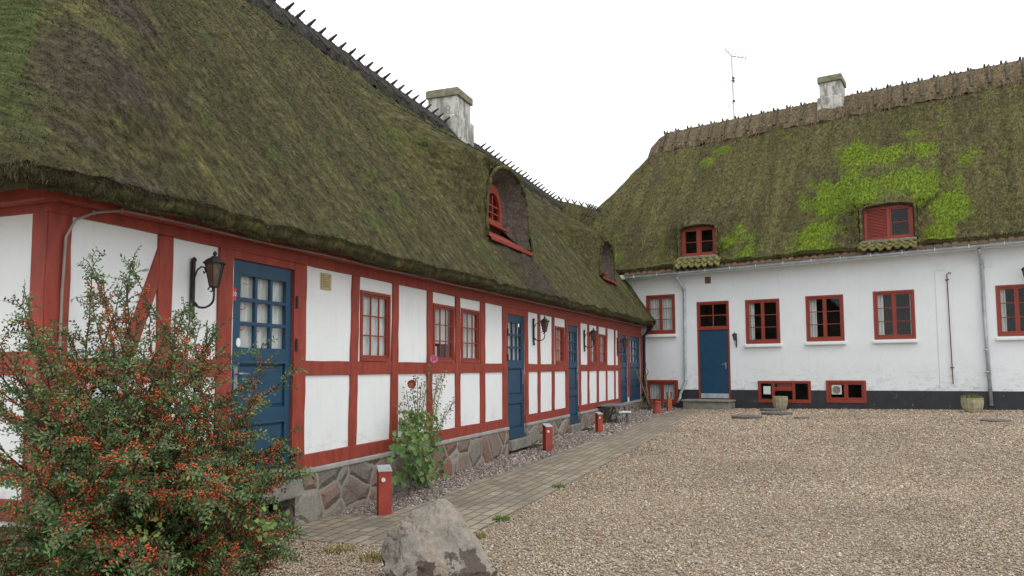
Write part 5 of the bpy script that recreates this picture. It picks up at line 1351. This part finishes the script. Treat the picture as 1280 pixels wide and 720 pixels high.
# boulder
def boulder():
    c = gp(548, 735)
    bm = bmesh.new(); px = 960 / c.y
    X = lambda x: (x - 548) / px; Z = lambda y: (735 - y) / px
    pts = [(X(480), -.02, Z(690)), (X(486), .10, Z(668)), (X(515), .12, Z(648)), (X(545), .16, Z(631)), (X(556), .12, Z(631)), (X(565), .20, Z(648)), (X(585), .22, Z(670)), (X(606), .06, Z(695)), (X(622), -.05, Z(713)), (X(610), -.10, Z(735)),
           (X(492), -.24, Z(715)), (X(500), -.30, Z(740)), (X(560), -.34, Z(742)), (X(572), -.26, Z(706)), (X(520), -.12, Z(668)), (X(478), .15, Z(738)), (X(500), .42, Z(700)), (X(550), .46, Z(665)), (X(600), .40, Z(715)), (X(545), .40, Z(745)), (X(610), .30, Z(745)), (X(550), -.22, Z(690))]
    for p in pts: bm.verts.new(p)
    bmesh.ops.convex_hull(bm, input=bm.verts)
    for v in [v for v in bm.verts if not v.link_faces]: bm.verts.remove(v)
    bmesh.ops.triangulate(bm, faces=bm.faces[:])
    bmesh.ops.subdivide_edges(bm, edges=bm.edges[:], cuts=5, use_grid_fill=True)
    bmesh.ops.triangulate(bm, faces=bm.faces[:])
    bmesh.ops.smooth_vert(bm, verts=bm.verts[:], factor=.12, use_axis_x=True, use_axis_y=True, use_axis_z=True)
    bmesh.ops.subdivide_edges(bm, edges=bm.edges[:], cuts=1, use_grid_fill=True)
    bm.normal_update()
    co = np.array([v.co[:] for v in bm.verts]); n = (fbm(co, 4, 3, 4) - .5) * .05 + (fbm(co, 16, 5, 4) - .5) * .025
    rid = np.abs(fbm(co * [1, 1, 2], 5, 13, 3) - .5); n -= np.clip(.03 - rid, 0, 1) * .5
    nn = [v.normal.copy() for v in bm.verts]
    for v, k, m_ in zip(bm.verts, n, nn): v.co += m_ * float(k)
    me = bpy.data.meshes.new('boulder'); bm.to_mesh(me); bm.free(); me.materials.append(M['rock'])
    o = link('boulder', me); o.location = c; tag(o, 'large grey brown boulder with a dark rusty patch at the path edge', 'boulder')
boulder()
# planters
def planter(p, r, h, plant):
    e = empty('planter', p); m = MB(); k = 20
    m.lathe(p, [(r * .55, 0), (r * .72, .02), (r * .92, h * .35), (r, h * .7), (r * .98, h * .93), (r * 1.02, h), (r * .86, h), (r * .84, h * .85)], 36, lambda i: 1 + .05 * math.cos(i * math.pi * 2 / 3)); m.build('pot', M['pot'], e, .008)
    m = MB(); m.lathe(p, [(r * .8, h * .80), (r * .8, h * .86)], 16); m.build('soil', M['soil'], e)
    if plant:
        leaf_clump('plant', p + Vector((0, 0, h * .85)), 260, r * .95, .14, e)
    return e
def leaf_mesh(name, P, Dv, Nv, Ln, Wd, C, parent, matk='leaf', fold=.0):
    n = len(P); Dv = Dv / (np.linalg.norm(Dv, axis=1, keepdims=True) + 1e-9); Sd = np.cross(Dv, Nv); Sd /= np.linalg.norm(Sd, axis=1, keepdims=True) + 1e-9; Nn = np.cross(Sd, Dv)
    L_ = Ln[:, None]; W_ = Wd[:, None]
    V = np.stack([P, P + Dv * L_ * .5 + Sd * W_ * .5 + Nn * W_ * .15, P + Dv * L_ - Nn * L_ * .06, P + Dv * L_ * .5 - Sd * W_ * .5 + Nn * W_ * .15], 1).reshape(-1, 3)
    i = np.arange(n)[:, None] * 4; Fi = np.concatenate([i + [0, 1, 2], i + [0, 2, 3]], 1).reshape(-1, 3)
    co = np.concatenate([np.repeat(C, 4, 0), np.ones((n * 4, 1))], 1)
    return npmesh(name, V, 3, Fi, M[matk], parent, {'Col': ('FLOAT_COLOR', co)})
def leaf_clump(name, c, n, rad, hgt, parent, col=((.08, .13, .03), (.20, .24, .05)), Ls=.05, Ws=.02):
    c = np.array(c); a = RNG.random(n) * 6.283; r = rad * np.sqrt(RNG.random(n)); P = np.stack([c[0] + r * np.cos(a), c[1] + r * np.sin(a), c[2] + hgt * RNG.random(n) * (1 - (r / rad) ** 2 * .6)], -1)
    D = np.stack([np.cos(a) * .5, np.sin(a) * .5, .4 + RNG.random(n)], -1) + RNG.normal(0, .35, (n, 3)); N = RNG.normal(0, 1, (n, 3)) + [0, 0, 1.0]
    f = RNG.random((n, 1)); C = np.array(col[0]) * (1 - f) + np.array(col[1]) * f
    return leaf_mesh(name, P, D, N, Ls * (.6 + .8 * RNG.random(n)), Ws * (.6 + .8 * RNG.random(n)), C, parent)
p = gp(975.5, 512.5); tag(planter(p, .20, .38, False), 'round fluted stone planter under the cellar window', 'planter')
p = gp(1216, 516); tag(planter(p, .235, .36, True), 'mossy stone planter with green plant by the right downpipe', 'planter')
# round lids on the gravel
for i, (x, y, wd, lb) in enumerate(((933.5, 523, 37, 'round concrete lid nearest the blue door step of the white house'), (971, 518.5, 37, 'round concrete lid in front of the empty stone planter'), (965, 514, 28, 'round concrete lid tucked close behind another lid by the planter'), (1002, 523.5, 18, 'small round lid almost buried in the gravel right of the others'), (1245, 527, 34, 'flat round lid in the gravel near the right downpipe'))):
    p = gp(x, y); r = wd / 2 / (960 / p.y)
    m = MB(); m.lathe((p.x, p.y, p.z + .018), [(r * .98, -.05), (r, .035 if i < 3 else .015), (r * .96, .05 if i < 3 else .022), (r * .5, .055 if i < 3 else .025), (.01, .056 if i < 3 else .026)], 28)
    m.tube([(p.x - .06, p.y, p.z + .05), (p.x - .05, p.y, p.z + .075), (p.x + .05, p.y, p.z + .075), (p.x + .06, p.y, p.z + .05)] if i < 3 else [(p.x - .03, p.y, p.z + .02), (p.x + .03, p.y, p.z + .028)], .008, 6)
    o = m.build('well_lid', M['lid'], None, shift=p); o.location = p; tag(o, lb, 'well lid', 'round lids set in the gravel')
# door mats
for x0, x1, y0, y1, lb in ((645, 677, 556, 563, 'dark rubber mat in front of the second blue door'), (716, 744, 535, 540.5, 'dark rubber mat in front of the third blue door')):
    p = [gp(x0, y0), gp(x1, y0 + 1), gp(x1 + 2, y1), gp(x0, y1)]; c = sum(p, Vector()) / 4
    cc = gp((x0 + x1) / 2, (y0 + y1) / 2); a = LP.d * .32; b = LP.n * .21; m = MB()
    q = [cc - a - b, cc + a - b, cc + a + b, cc - a + b]; m.hexa([v + Vector((0, 0, -.01)) for v in q] + [v + Vector((0, 0, .03)) for v in q])
    for k in range(9):
        u = -.85 + k * .21; m.hexa([cc + a * u2 + b * v2 + Vector((0, 0, z)) for z in (.031, .038) for u2, v2 in ((u, -.85), (u + .1, -.85), (u + .1, .85), (u, .85))])
    o = m.build('door_mat', M['soil'], None, .004, shift=cc); o.location = cc; tag(o, lb, 'door mat', 'mats in front of the blue doors')
# weathered stake leaning on the plinth
p = gp(705, 541); m = MB(); hgt = 32 / (960 / p.y); m.hexa([p + Vector((x * .035, y * .03, -.05)) for x, y in ((-1, -1), (1, -1), (1, 1), (-1, 1))] + [p + Vector((x * .033 + .02, y * .028, hgt)) for x, y in ((-1, -1), (1, -1), (1, 1), (-1, 1))])
o = m.build('wooden_stake', M['plank'], None, .004, shift=p); o.location = p; tag(o, 'short grey wooden stake left of the third blue door', 'stake')
# bench and stool
def bench():
    c = gp(768, 528); e = empty('garden_bench', c); c2 = c
    d = LP.d; n = LP.n; L_, W_, H_ = 1.35, .60, .44
    m = MB()
    for k in range(5):
        o = -W_ / 2 + k * W_ / 5; q = [c + d * u + n * v for u, v in ((-L_ / 2, o + .008), (L_ / 2, o + .008), (L_ / 2, o + W_ / 5 - .008), (-L_ / 2, o + W_ / 5 - .008))]; m.hexa([v + Vector((0, 0, H_ - .035)) for v in q] + [v + Vector((0, 0, H_)) for v in q])
    m.build('table_top', M['plank'], e, .004)
    for su in (-1, 1):
        for sv in (-1, 1):
            b = c + d * su * L_ * .38; m = MB(); m.tube([b + n * sv * W_ * .42 + Vector((0, 0, -.03)), b + n * sv * W_ * .2 + Vector((0, 0, H_ - .035))], .022, 6); m.build('leg', M['plank'], e)
    m = MB(); m.tube([c - d * L_ * .38 + Vector((0, 0, H_ * .5)), c + d * L_ * .38 + Vector((0, 0, H_ * .5))], .018, 6); m.build('stretcher', M['plank'], e)
    tag(e, 'low grey wooden slatted bench against the timber wall behind the farthest bollard', 'bench')
    c = gp(778, 529); e = empty('stool', c); m = MB(); m.cube(c + Vector((0, 0, .27)), .34, .28, .035, .4); m.build('seat', M['vent'], e, .004)
    for sx in (-1, 1):
        for sy in (-1, 1): m = MB(); m.tube([c + Vector((sx * .14, sy * .11, -.02)), c + Vector((sx * .12, sy * .09, .255))], .014, 6); m.build('leg', M['plank'], e)
    tag(e, 'small low stool with pale seat beside the grey bench', 'stool')
bench()
# red stub and orange post by the far corner
p = gp(822, 518); m = MB(); m.lathe(p, [(.13, -.03), (.135, .05), (.10, .22), (.085, .30), (.10, .33), (.09, .36)], 10); o = m.build('red_stub', M['rustred'], None, .008, shift=p); o.location = p; tag(o, 'squat red post stub by the dry vines at the corner', 'post')
p = gp(837, 514.5); e = empty('orange_post', p); m = MB(); m.hexa([p + Vector((x * .065, y * .065, -.05)) for x, y in ((-1, -1), (1, -1), (1, 1), (-1, 1))] + [p + Vector((x * .06, y * .06, .40)) for x, y in ((-1, -1), (1, -1), (1, 1), (-1, 1))]); m.build('post', M['orange'], e, .008)
m = MB()
for k in range(2): m.tube([p + Vector(((k - .5) * .1, 0, .40)), p + Vector(((k - .5) * .13, 0, .52)), p + Vector(((k - .5) * .08, 0, .56))], .018, 6)
m.build('fork', M['log'], e); tag(e, 'rusty orange square post with forked top before the cellar window', 'post')
# broom and stick
b0 = LP.pt(LP.t(797, 505) , .35, 0); b0.z = G(b0.x, b0.y); tp = LP.pt(LP.t(792, 462), .03, LP.px(792, 460)[1])
e = empty('broom', b0); m = MB(); m.tube([b0 + Vector((0, 0, .2)), tp], .017, 7); m.build('handle', M['drytwig'], e)
m = MB(); dv = (tp - b0).normalized()
for k in range(40): a = random.uniform(0, 6.28); r = random.uniform(.01, .07); m.tube([b0 + Vector((0, 0, .28)), b0 + Vector((r * math.cos(a), r * math.sin(a), -.0))], .005, 4)
m.build('bristles', M['bark'], e); tag(e, 'old twig broom with pale handle leaning on the far blue doors', 'broom')
p0 = LP.pt(LP.t(803, 500), .22, .28); m = MB(); m.tube([p0, LP.pt(LP.t(795, 462), .04, LP.px(795, 462)[1])], .014, 6); o = m.build('stick', M['drytwig'], None, shift=p0); o.location = p0; tag(o, 'thin bare stick leaning on the far blue doors behind the broom', 'stick')
# post at the far left edge
p = GP.pt(.42, .55, 0); q = ray(-1, 500); pp = Vector((0, 0, EYE)) + q * (5.2 / q.y); base = Vector((pp.x, pp.y, G(pp.x, pp.y))); zt = (Vector((0, 0, EYE)) + ray(2, 433) * (5.2 / ray(2, 433).y)).z
m = MB(); m.hexa([base + Vector((x * .04 - .02, y * .04, -.1)) for x, y in ((-1, -1), (1, -1), (1, 1), (-1, 1))] + [Vector((base.x + x * .04 - .02, base.y + y * .04, zt)) for x, y in ((-1, -1), (1, -1), (1, 1), (-1, 1))])
o = m.build('gate_post', simple('slate blue paint', (.045, .065, .10), .7), None, .005, shift=base); o.location = base; tag(o, 'slate blue post at the left edge of the photo behind the shrub', 'post')

# ================================================================== PLANTS
def polyline_tubes(lines, radii, n=4):
    Vs = []; Fs = []; off = 0
    for ln, rd in zip(lines, radii):
        P = np.array(ln); m = len(P); T = np.gradient(P, axis=0); T /= np.linalg.norm(T, axis=1, keepdims=True) + 1e-9
        ref = np.array([.3, .2, 1.0]) if abs(T[0, 2]) < .9 else np.array([1.0, .2, 0]); A = np.cross(T, ref); A /= np.linalg.norm(A, axis=1, keepdims=True) + 1e-9; B = np.cross(T, A)
        r = np.linspace(rd[0], rd[1], m)[:, None]
        ring = np.stack([P + (A * math.cos(2 * math.pi * k / n) + B * math.sin(2 * math.pi * k / n)) * r for k in range(n)], 1)
        Vs.append(ring.reshape(-1, 3)); i = np.arange(m - 1)[:, None] * n + np.arange(n)[None]; j = np.arange(m - 1)[:, None] * n + (np.arange(n)[None] + 1) % n
        Fs.append(np.stack([i, j, j + n, i + n], -1).reshape(-1, 4) + off); off += m * n
    return np.concatenate(Vs), np.concatenate(Fs)
def shrub():
    q = ray(175, 700); base = Vector((0, 0, EYE)) + q * (4.45 / q.y); base = Vector((base.x, base.y, G(base.x, base.y)))
    e = empty('firethorn_shrub', base); tag(e, 'large sprawling firethorn shrub full of orange berries in front of the house corner', 'shrub')
    rg = np.random.default_rng(5)
    stems = []; srad = []
    def arc(p0, az, el, length, droop, n=16, wob=.05):
        pts = [np.array(p0, float)]; d = np.array([math.cos(az) * math.cos(el), math.sin(az) * math.cos(el), math.sin(el)]); st = length / n
        for i in range(n):
            d = d + np.array([0, 0, -droop / n]) + rg.normal(0, wob, 3) * .5; d /= np.linalg.norm(d); pts.append(pts[-1] + d * st)
        return np.array(pts)
    b = np.array(base)
    def D_(p): return -.9373 * p[0] + .3486 * p[1]
    def ok(pts):
        return max(D_(p) for p in pts if True) < 4.48 or True
    # targets given as photo pixels + depth so that the main sprays reach where the shrub reaches
    tg = [(130, 338, 4.7), (163, 336, 4.8), (150, 352, 4.6), (118, 362, 4.6), (20, 378, 4.3), (30, 400, 4.2), (-20, 410, 4.2), (265, 420, 4.9), (250, 405, 4.9), (235, 398, 4.9), (215, 400, 4.8), (282, 445, 4.8), (300, 468, 4.7), (330, 490, 4.7), (325, 520, 4.6), (320, 545, 4.5), (330, 570, 4.5), (350, 590, 4.4), (345, 610, 4.5), (352, 635, 4.5), (358, 665, 4.4), (362, 700, 4.3), (300, 560, 4.3), (260, 520, 4.2), (200, 470, 4.2), (130, 430, 4.2), (250, 600, 3.9), (60, 480, 4.0), (30, 560, 3.8), (140, 520, 3.9),
          (-60, 450, 4.1), (-80, 520, 4.0), (60, 430, 4.0), (90, 420, 4.3), (180, 400, 4.6), (200, 430, 4.5), (100, 460, 3.9), (160, 470, 3.9), (220, 500, 3.9), (40, 520, 3.6), (120, 560, 3.5), (200, 560, 3.5), (270, 580, 3.7), (310, 620, 3.8), (240, 640, 3.4), (160, 640, 3.3), (80, 640, 3.3), (0, 600, 3.3), (350, 680, 3.8), (300, 700, 3.6), (200, 700, 3.3)]
    plants = []
    for x, y, dp in tg:
        for rep in range(2 if y < 425 else 3):
            r_ = ray(x + rg.normal(0, 6 if y < 425 else 26), y + rg.normal(0, 5 if y < 425 else 24)); tip = np.array(Vector((0, 0, EYE)) + r_ * ((dp + rg.normal(0, .12)) / r_.y))
            p0 = b + np.array([rg.normal(0, .30), rg.normal(0, .2), 0]); p0[2] = b[2]
            tip[2] = max(tip[2], b[2] + .06)
            hd = tip - p0; apex = p0 + hd * .5; lift_ = .25 + .30 * np.linalg.norm(hd[:2])
            c1 = p0 + np.array([hd[0] * .12, hd[1] * .12, max(hd[2], .3) * .55 + lift_ * .5]); c2 = p0 + hd * .72 + np.array([0, 0, lift_ * (.45 if y > 430 else .12)])
            u = np.linspace(0, 1, 26)[:, None]; cv = (1 - u) ** 3 * p0 + 3 * (1 - u) ** 2 * u * c1 + 3 * (1 - u) * u ** 2 * c2 + u ** 3 * tip
            cv += np.cumsum(rg.normal(0, .006, cv.shape), axis=0) * u
            plants.append(cv)
    for k in range(85):      # filler stems
        az = rg.uniform(0, 6.28); p0 = b + np.array([rg.normal(0, .45), rg.normal(0, .25), 0]); plants.append(arc(p0, az, rg.uniform(.5, 1.3), rg.uniform(.7, 1.5), rg.uniform(.8, 2.0), 22))
    plants = [c_ for c_ in plants if (c_[:, 0] / np.maximum(c_[:, 1], 1)).max() < -.265]      # no shoots past the shrub's own spread
    leaves = []; berries = []; lines = []; rads = []
    def clampD(P):
        dd = -.9373 * P[:, 0] + .3486 * P[:, 1]; T = .3486 * P[:, 0] + .9373 * P[:, 1]; ex = np.where(T > TL0 - .1, np.clip(dd - 4.44, 0, None), 0)
        P = P.copy(); P[:, 0] += ex * .9373; P[:, 1] -= ex * .3486; P[:, 2] = np.maximum(P[:, 2], b[2] + .03); return P
    for cv in plants:
        cv = clampD(cv); lines.append(cv); rads.append((.010, .0022)); seg = np.linalg.norm(np.diff(cv, axis=0), axis=1); cum = np.concatenate([[0], np.cumsum(seg)]); Lt = cum[-1]
        fr = rg.random() ** .7
        s = Lt * .12; sd = 1
        while s < Lt:
            k = min(np.searchsorted(cum, s), len(cv) - 1); p = cv[k - 1] + (cv[k] - cv[k - 1]) * ((s - cum[k - 1]) / (cum[k] - cum[k - 1] + 1e-9)); d = cv[k] - cv[k - 1]; d /= np.linalg.norm(d) + 1e-9
            if -.9373 * p[0] + .3486 * p[1] > 4.40 and p[0] > -2.2: s += .04; continue
            lat = np.cross(d, [0, 0, 1]) + rg.normal(0, .35, 3); lat /= np.linalg.norm(lat) + 1e-9
            l = rg.uniform(.08, .34) * (1.15 - s / Lt * .75); dr = d * 1.0 + lat * sd * .9 + np.array([0, 0, rg.normal(.05, .3)]); dr /= np.linalg.norm(dr)
            n = 7; tw = [p]; 
            for i in range(n): dr = dr + np.array([0, 0, -.07]) + rg.normal(0, .07, 3); dr /= np.linalg.norm(dr); tw.append(tw[-1] + dr * l / n)
            tw = clampD(np.array(tw)); lines.append(tw); rads.append((.003, .001))
            # herringbone leaves
            m = max(5, int(l / .011)); u = np.linspace(.08, 1, m); i = np.clip((u * n).astype(int), 0, n - 1); f = (u * n - i)[:, None]; q = tw[i] * (1 - f) + tw[i + 1] * f; dd = tw[i + 1] - tw[i]; dd /= np.linalg.norm(dd, axis=1, keepdims=True) + 1e-9
            pn = np.cross(dd, np.cross(dd, rg.normal(0, 1, 3))); pn /= np.linalg.norm(pn, axis=1, keepdims=True) + 1e-9; ls = np.cross(dd, pn)
            sg = np.where(np.arange(m) % 2, 1, -1)[:, None]; ld = dd * .55 + ls * sg + rg.normal(0, .22, (m, 3)); leaves.append((q, ld, pn + rg.normal(0, .3, (m, 3))))
            # berries along the inner wood of fruiting stems
            if rg.random() < .60 * fr + .12 and s < Lt * .93:
                c = rg.integers(6, 20); uu = rg.random(c) * .75; ii = np.clip((uu * n).astype(int), 0, n - 1); berries.append(tw[ii] + rg.normal(0, .011, (c, 3)))
            s += rg.uniform(.018, .041); sd = -sd
    P = np.concatenate([l[0] for l in leaves]); Dv = np.concatenate([l[1] for l in leaves]); N = np.concatenate([l[2] for l in leaves]); n = len(P)
    f = fbm(P, 3.0, 9, 3)[:, None]; g = rg.random((n, 1)); base_c = np.array([.028, .070, .018]) * (1 - g) + np.array([.105, .19, .055]) * g
    base_c = base_c * (.7 + .7 * f); yel = rg.random(n) < .015; base_c[yel] = [.24, .2, .05]
    leaf_mesh('leaves', P, Dv, N, .019 + .012 * rg.random(n), .0095 + .005 * rg.random(n), base_c, e)
    B = np.concatenate(berries); nb = len(B); r = .0046 + .0024 * rg.random(nb)
    V = B[:, None] + OCT[None] * r[:, None, None]; rt2 = OCT.copy()
    # cuboctahedron-like pair gives a rounder berry
    Fi = (OCF[None] + (np.arange(nb) * 6)[:, None, None]).reshape(-1, 3); c = np.array([(.50, .062, .016), (.56, .11, .02), (.36, .035, .012)])[rg.choice(3, nb, p=[.5, .3, .2])] * (.8 + .4 * rg.random((nb, 1)))
    o = npmesh('berries', V.reshape(-1, 3), 3, Fi, M['berry'], e, {'Col': ('FLOAT_COLOR', np.concatenate([np.repeat(c, 6, 0), np.ones((nb * 6, 1))], 1))}, smooth=True); o['kind'] = 'stuff'
    V, Fq = polyline_tubes(lines, rads, 4); npmesh('branches', V, 4, Fq, M['bark'], e)
    # a few broad bright leaves low down in the shrub
    for x, y, k in ((183, 655, 3), (330, 655, 4), (345, 662, 3)):
        r_ = ray(x, y); c = np.array(Vector((0, 0, EYE)) + r_ * (3.4 / r_.y)); k *= 4; P = c + rg.normal(0, .035, (k, 3)); leaf_mesh('broad_leaves', P, rg.normal(0, 1, (k, 3)) + [0, -.3, .3], np.tile([0, -1.0, .6], (k, 1)) + rg.normal(0, .5, (k, 3)), np.full(k, .032), np.full(k, .026), np.tile([.11, .17, .035], (k, 1)) * (.7 + .6 * rg.random((k, 1))), e)
    print('SHRUB leaves', n, 'berries', nb)
shrub()

def hollyhock():
    base = gp(523, 607); e = empty('hollyhock', base); tag(e, 'tall hollyhock with one pink and one dark red flower against the timber wall', 'plant')
    rg = np.random.default_rng(3); dp = base.y; b = np.array(base)
    def at_(x, y, k=0):
        o_ = max(.04, .24 - k); t_, z_ = LP.px(x, y, o_); return np.array(LP.pt(t_, o_, z_))
    tips = [(497, 505, -.1), (508, 488, 0), (513, 478, .1), (522, 470, 0), (527, 478, 0), (541, 449, .15), (547, 470, .1), (556, 466, .1), (552, 470, .2), (562, 505, .1), (568, 500, 0), (500, 530, 0)]
    lines = []; rads = []; P = []; D = []; N = []; L_ = []; W_ = []; C = []
    for x, y, k in tips:
        tip = at_(x, y, k); p0 = b + rg.normal(0, .07, 3) * [1, 1, 0]; u = np.linspace(0, 1, 24)[:, None]; mid = (p0 + tip) / 2 + np.array([(p0[0] - tip[0]) * .25, 0, .05]); cv = (1 - u) ** 2 * p0 + 2 * (1 - u) * u * mid + u ** 2 * tip; lines.append(cv); rads.append((.009, .0035))
        for q, s in zip(cv[9:], np.linspace(0, 1, 15)):
            for _ in range(8):
                off = rg.normal(0, .020, 3); P.append(q + off); D.append(off + [0, 0, -.005]); N.append(rg.normal(0, 1, 3)); L_.append(rg.uniform(.018, .038)); W_.append(rg.uniform(.014, .024)); C.append([(.16, .17, .06), (.24, .20, .09), (.10, .14, .04), (.20, .12, .07)][rg.integers(4)])
    V, Fq = polyline_tubes(lines, rads, 5); npmesh('stems', V, 4, Fq, simple('green brown stalk', (.13, .14, .06), .7), e)
    leaf_mesh('seed_pods', np.array(P), np.array(D), np.array(N), np.array(L_), np.array(W_), np.array(C), e)
    # big lobed leaves
    Vv = []; Ff = []; Cc = []
    n = 400
    for i in range(n):
        h = rg.random() ** .8; cx = 521 + np.clip(rg.normal(0, 16), -33, 33) * (1.15 - h * .45); cy = 606 - h * 92; c = at_(cx, cy, rg.normal(-.05, .15)); c[2] = max(c[2], b[2] + .03)
        if h > .75: c = at_(cx, cy, 0) 
        dd = -.9373 * c[0] + .3486 * c[1]
        if dd > 4.45: c[0] += (dd - 4.45) * .9373; c[1] -= (dd - 4.45) * .3486
        r = rg.uniform(.028, .058) * (1.15 - h * .5); nrm = Vector((rg.normal(0, .5), -.8 + rg.normal(0, .5), .7 + rg.normal(0, .3))).normalized(); a = nrm.orthogonal().normalized(); bb = nrm.cross(a); i0 = len(Vv); Vv.append(tuple(Vector(c) - nrm * .012)); K = 15
        g = rg.random(); col = np.array([.055, .115, .028]) * (1 - g) + np.array([.12, .20, .055]) * g
        col = col * (.55 + .6 * h + .3 * rg.random())  # lower leaves darkened: shade inside the clump put into the leaf colour
        if rg.random() < .06: col = np.array([.24, .22, .055])
        if rg.random() < .05: col = np.array([.26, .16, .05])
        for k in range(K):
            an = 6.283 * k / K; rr_ = r * (.80 + .20 * math.cos(5 * an + 1) + rg.normal(0, .05)) * (1 if k else .5); Vv.append(tuple(Vector(c) + a * rr_ * math.cos(an) + bb * rr_ * math.sin(an) + nrm * r * .14 * math.cos(2.5 * an)))
        for k in range(K): Ff.append((i0, i0 + 1 + k, i0 + 1 + (k + 1) % K))
        Cc += [tuple(col) + (1,)] * (K + 1)
    npmesh('leaves', np.array(Vv), 3, np.array(Ff), M['leaf'], e, {'Col': ('FLOAT_COLOR', np.array(Cc))})
    for x, y, r, c1, c2, k in ((542.5, 449, .052, (.68, .16, .36), (.45, .03, .10), .15), (514.5, 480.5, .052, (.16, .008, .018), (.30, .10, .04), .05)):
        c = Vector(at_(x, y, k)); nrm = Vector((.15, -1, .15)).normalized(); a = nrm.orthogonal().normalized(); bb = nrm.cross(a); V = []; Fl = []; Cl = []
        for p in range(5):
            i0 = len(V); V.append(tuple(c)); Cl.append(c2 + (1,))
            for q in range(9):
                an = 6.283 * (p / 5) + (q / 8 - .5) * 1.5; rr_ = r * (1 + .08 * math.cos(q * 2.5)) * (1 if 0 < q < 8 else .75); V.append(tuple(c + a * rr_ * math.cos(an) + bb * rr_ * math.sin(an) + nrm * (.022 + .006 * p / 5 + .006 * math.sin(q * 2)))); Cl.append(c1 + (1,))
            for q in range(8): Fl.append((i0, i0 + 1 + q, i0 + 2 + q))
        fl = npmesh('flower', np.array(V), 3, np.array(Fl), M['leaf'], e, {'Col': ('FLOAT_COLOR', np.array(Cl))}); fl['label'] = 'pink open flower' if x > 530 else 'dark red open flower'
        m = MB(); m.lathe(c + nrm * .008, [(.004, -.004), (.009, .004), (.006, .014)], 8); m.build('flower_centre', M['plaque'], e)
hollyhock()
def tuft(x, y, n, rad, hgt, name, lb, cat, col, Ls, Ws, grp=None):
    p = gp(x, y); e = empty(name, p); leaf_clump('leaves', p, n, rad, hgt, e, col, Ls, Ws); tag(e, lb, cat, grp); return e
e = tuft(740, 530, 900, .26, .30, 'grassy_plant', 'yellow green bushy plant at the foot of the timber wall by the bench', 'plant', ((.09, .12, .04), (.27, .26, .09)), .20, .014)
GR = ((.07, .13, .02), (.16, .24, .04)); YG = ((.14, .13, .03), (.26, .22, .06))
for x, y, n, r, h, c, lb in ((627, 651, 130, .075, .03, GR, 'green weed tuft on the path edge right of the boulder'), (698, 610, 90, .08, .025, GR, 'yellowish weed tuft far along the gravel edge of the path'), (597, 673, 90, .07, .02, YG, 'dry yellow weed between path edge and boulder'), (424, 690, 120, .12, .02, YG, 'flat moss patch left of the boulder'), (470, 700, 140, .12, .02, YG, 'low weed patch touching the boulder on its left')):
    tuft(x, y, n, r, h, 'weed', lb, 'weed', c, .035, .012, 'small weeds at the path edge')
# dry vines at the far corner
def dry():
    b = gp(806, 512); e = empty('dry_climber', b); tag(e, 'tangle of bare dry stems at the corner where the two houses meet', 'dead plant'); rg = np.random.default_rng(8); ls = []; rd = []
    for k in range(70):
        p = np.array(b) + [rg.normal(0, .28), rg.normal(0, .15), 0]; d = np.array([rg.normal(0, .5), rg.normal(0, .3), 1.0]); pts = [p]
        for i in range(9): d = d + rg.normal(0, .28, 3) + [0, 0, -.12]; pts.append(pts[-1] + d / np.linalg.norm(d) * rg.uniform(.04, .09))
        ls.append(np.array(pts)); rd.append((.010, .003))
    for k in range(5):
        x = 805 + rg.normal(0, 1.2); pts = [np.array(LP.pt(TL1 + .10 + rg.normal(0, .03), .10 + rg.random() * .1, z)) for z in np.linspace(.25, 1.3 + rg.random() * .6, 9)]; ls.append(np.array(pts) + rg.normal(0, .02, (9, 3))); rd.append((.016, .008))
    V, Fq = polyline_tubes(ls, rd, 4); npmesh('stems', V, 4, Fq, M['drytwig'], e)
    leaf_clump('leaves', Vector(b), 350, .35, .12, e, ((.08, .09, .03), (.2, .17, .08)), .05, .02)
dry()
for o in bpy.data.objects:
    if 'world_parts' in o: del o['world_parts']
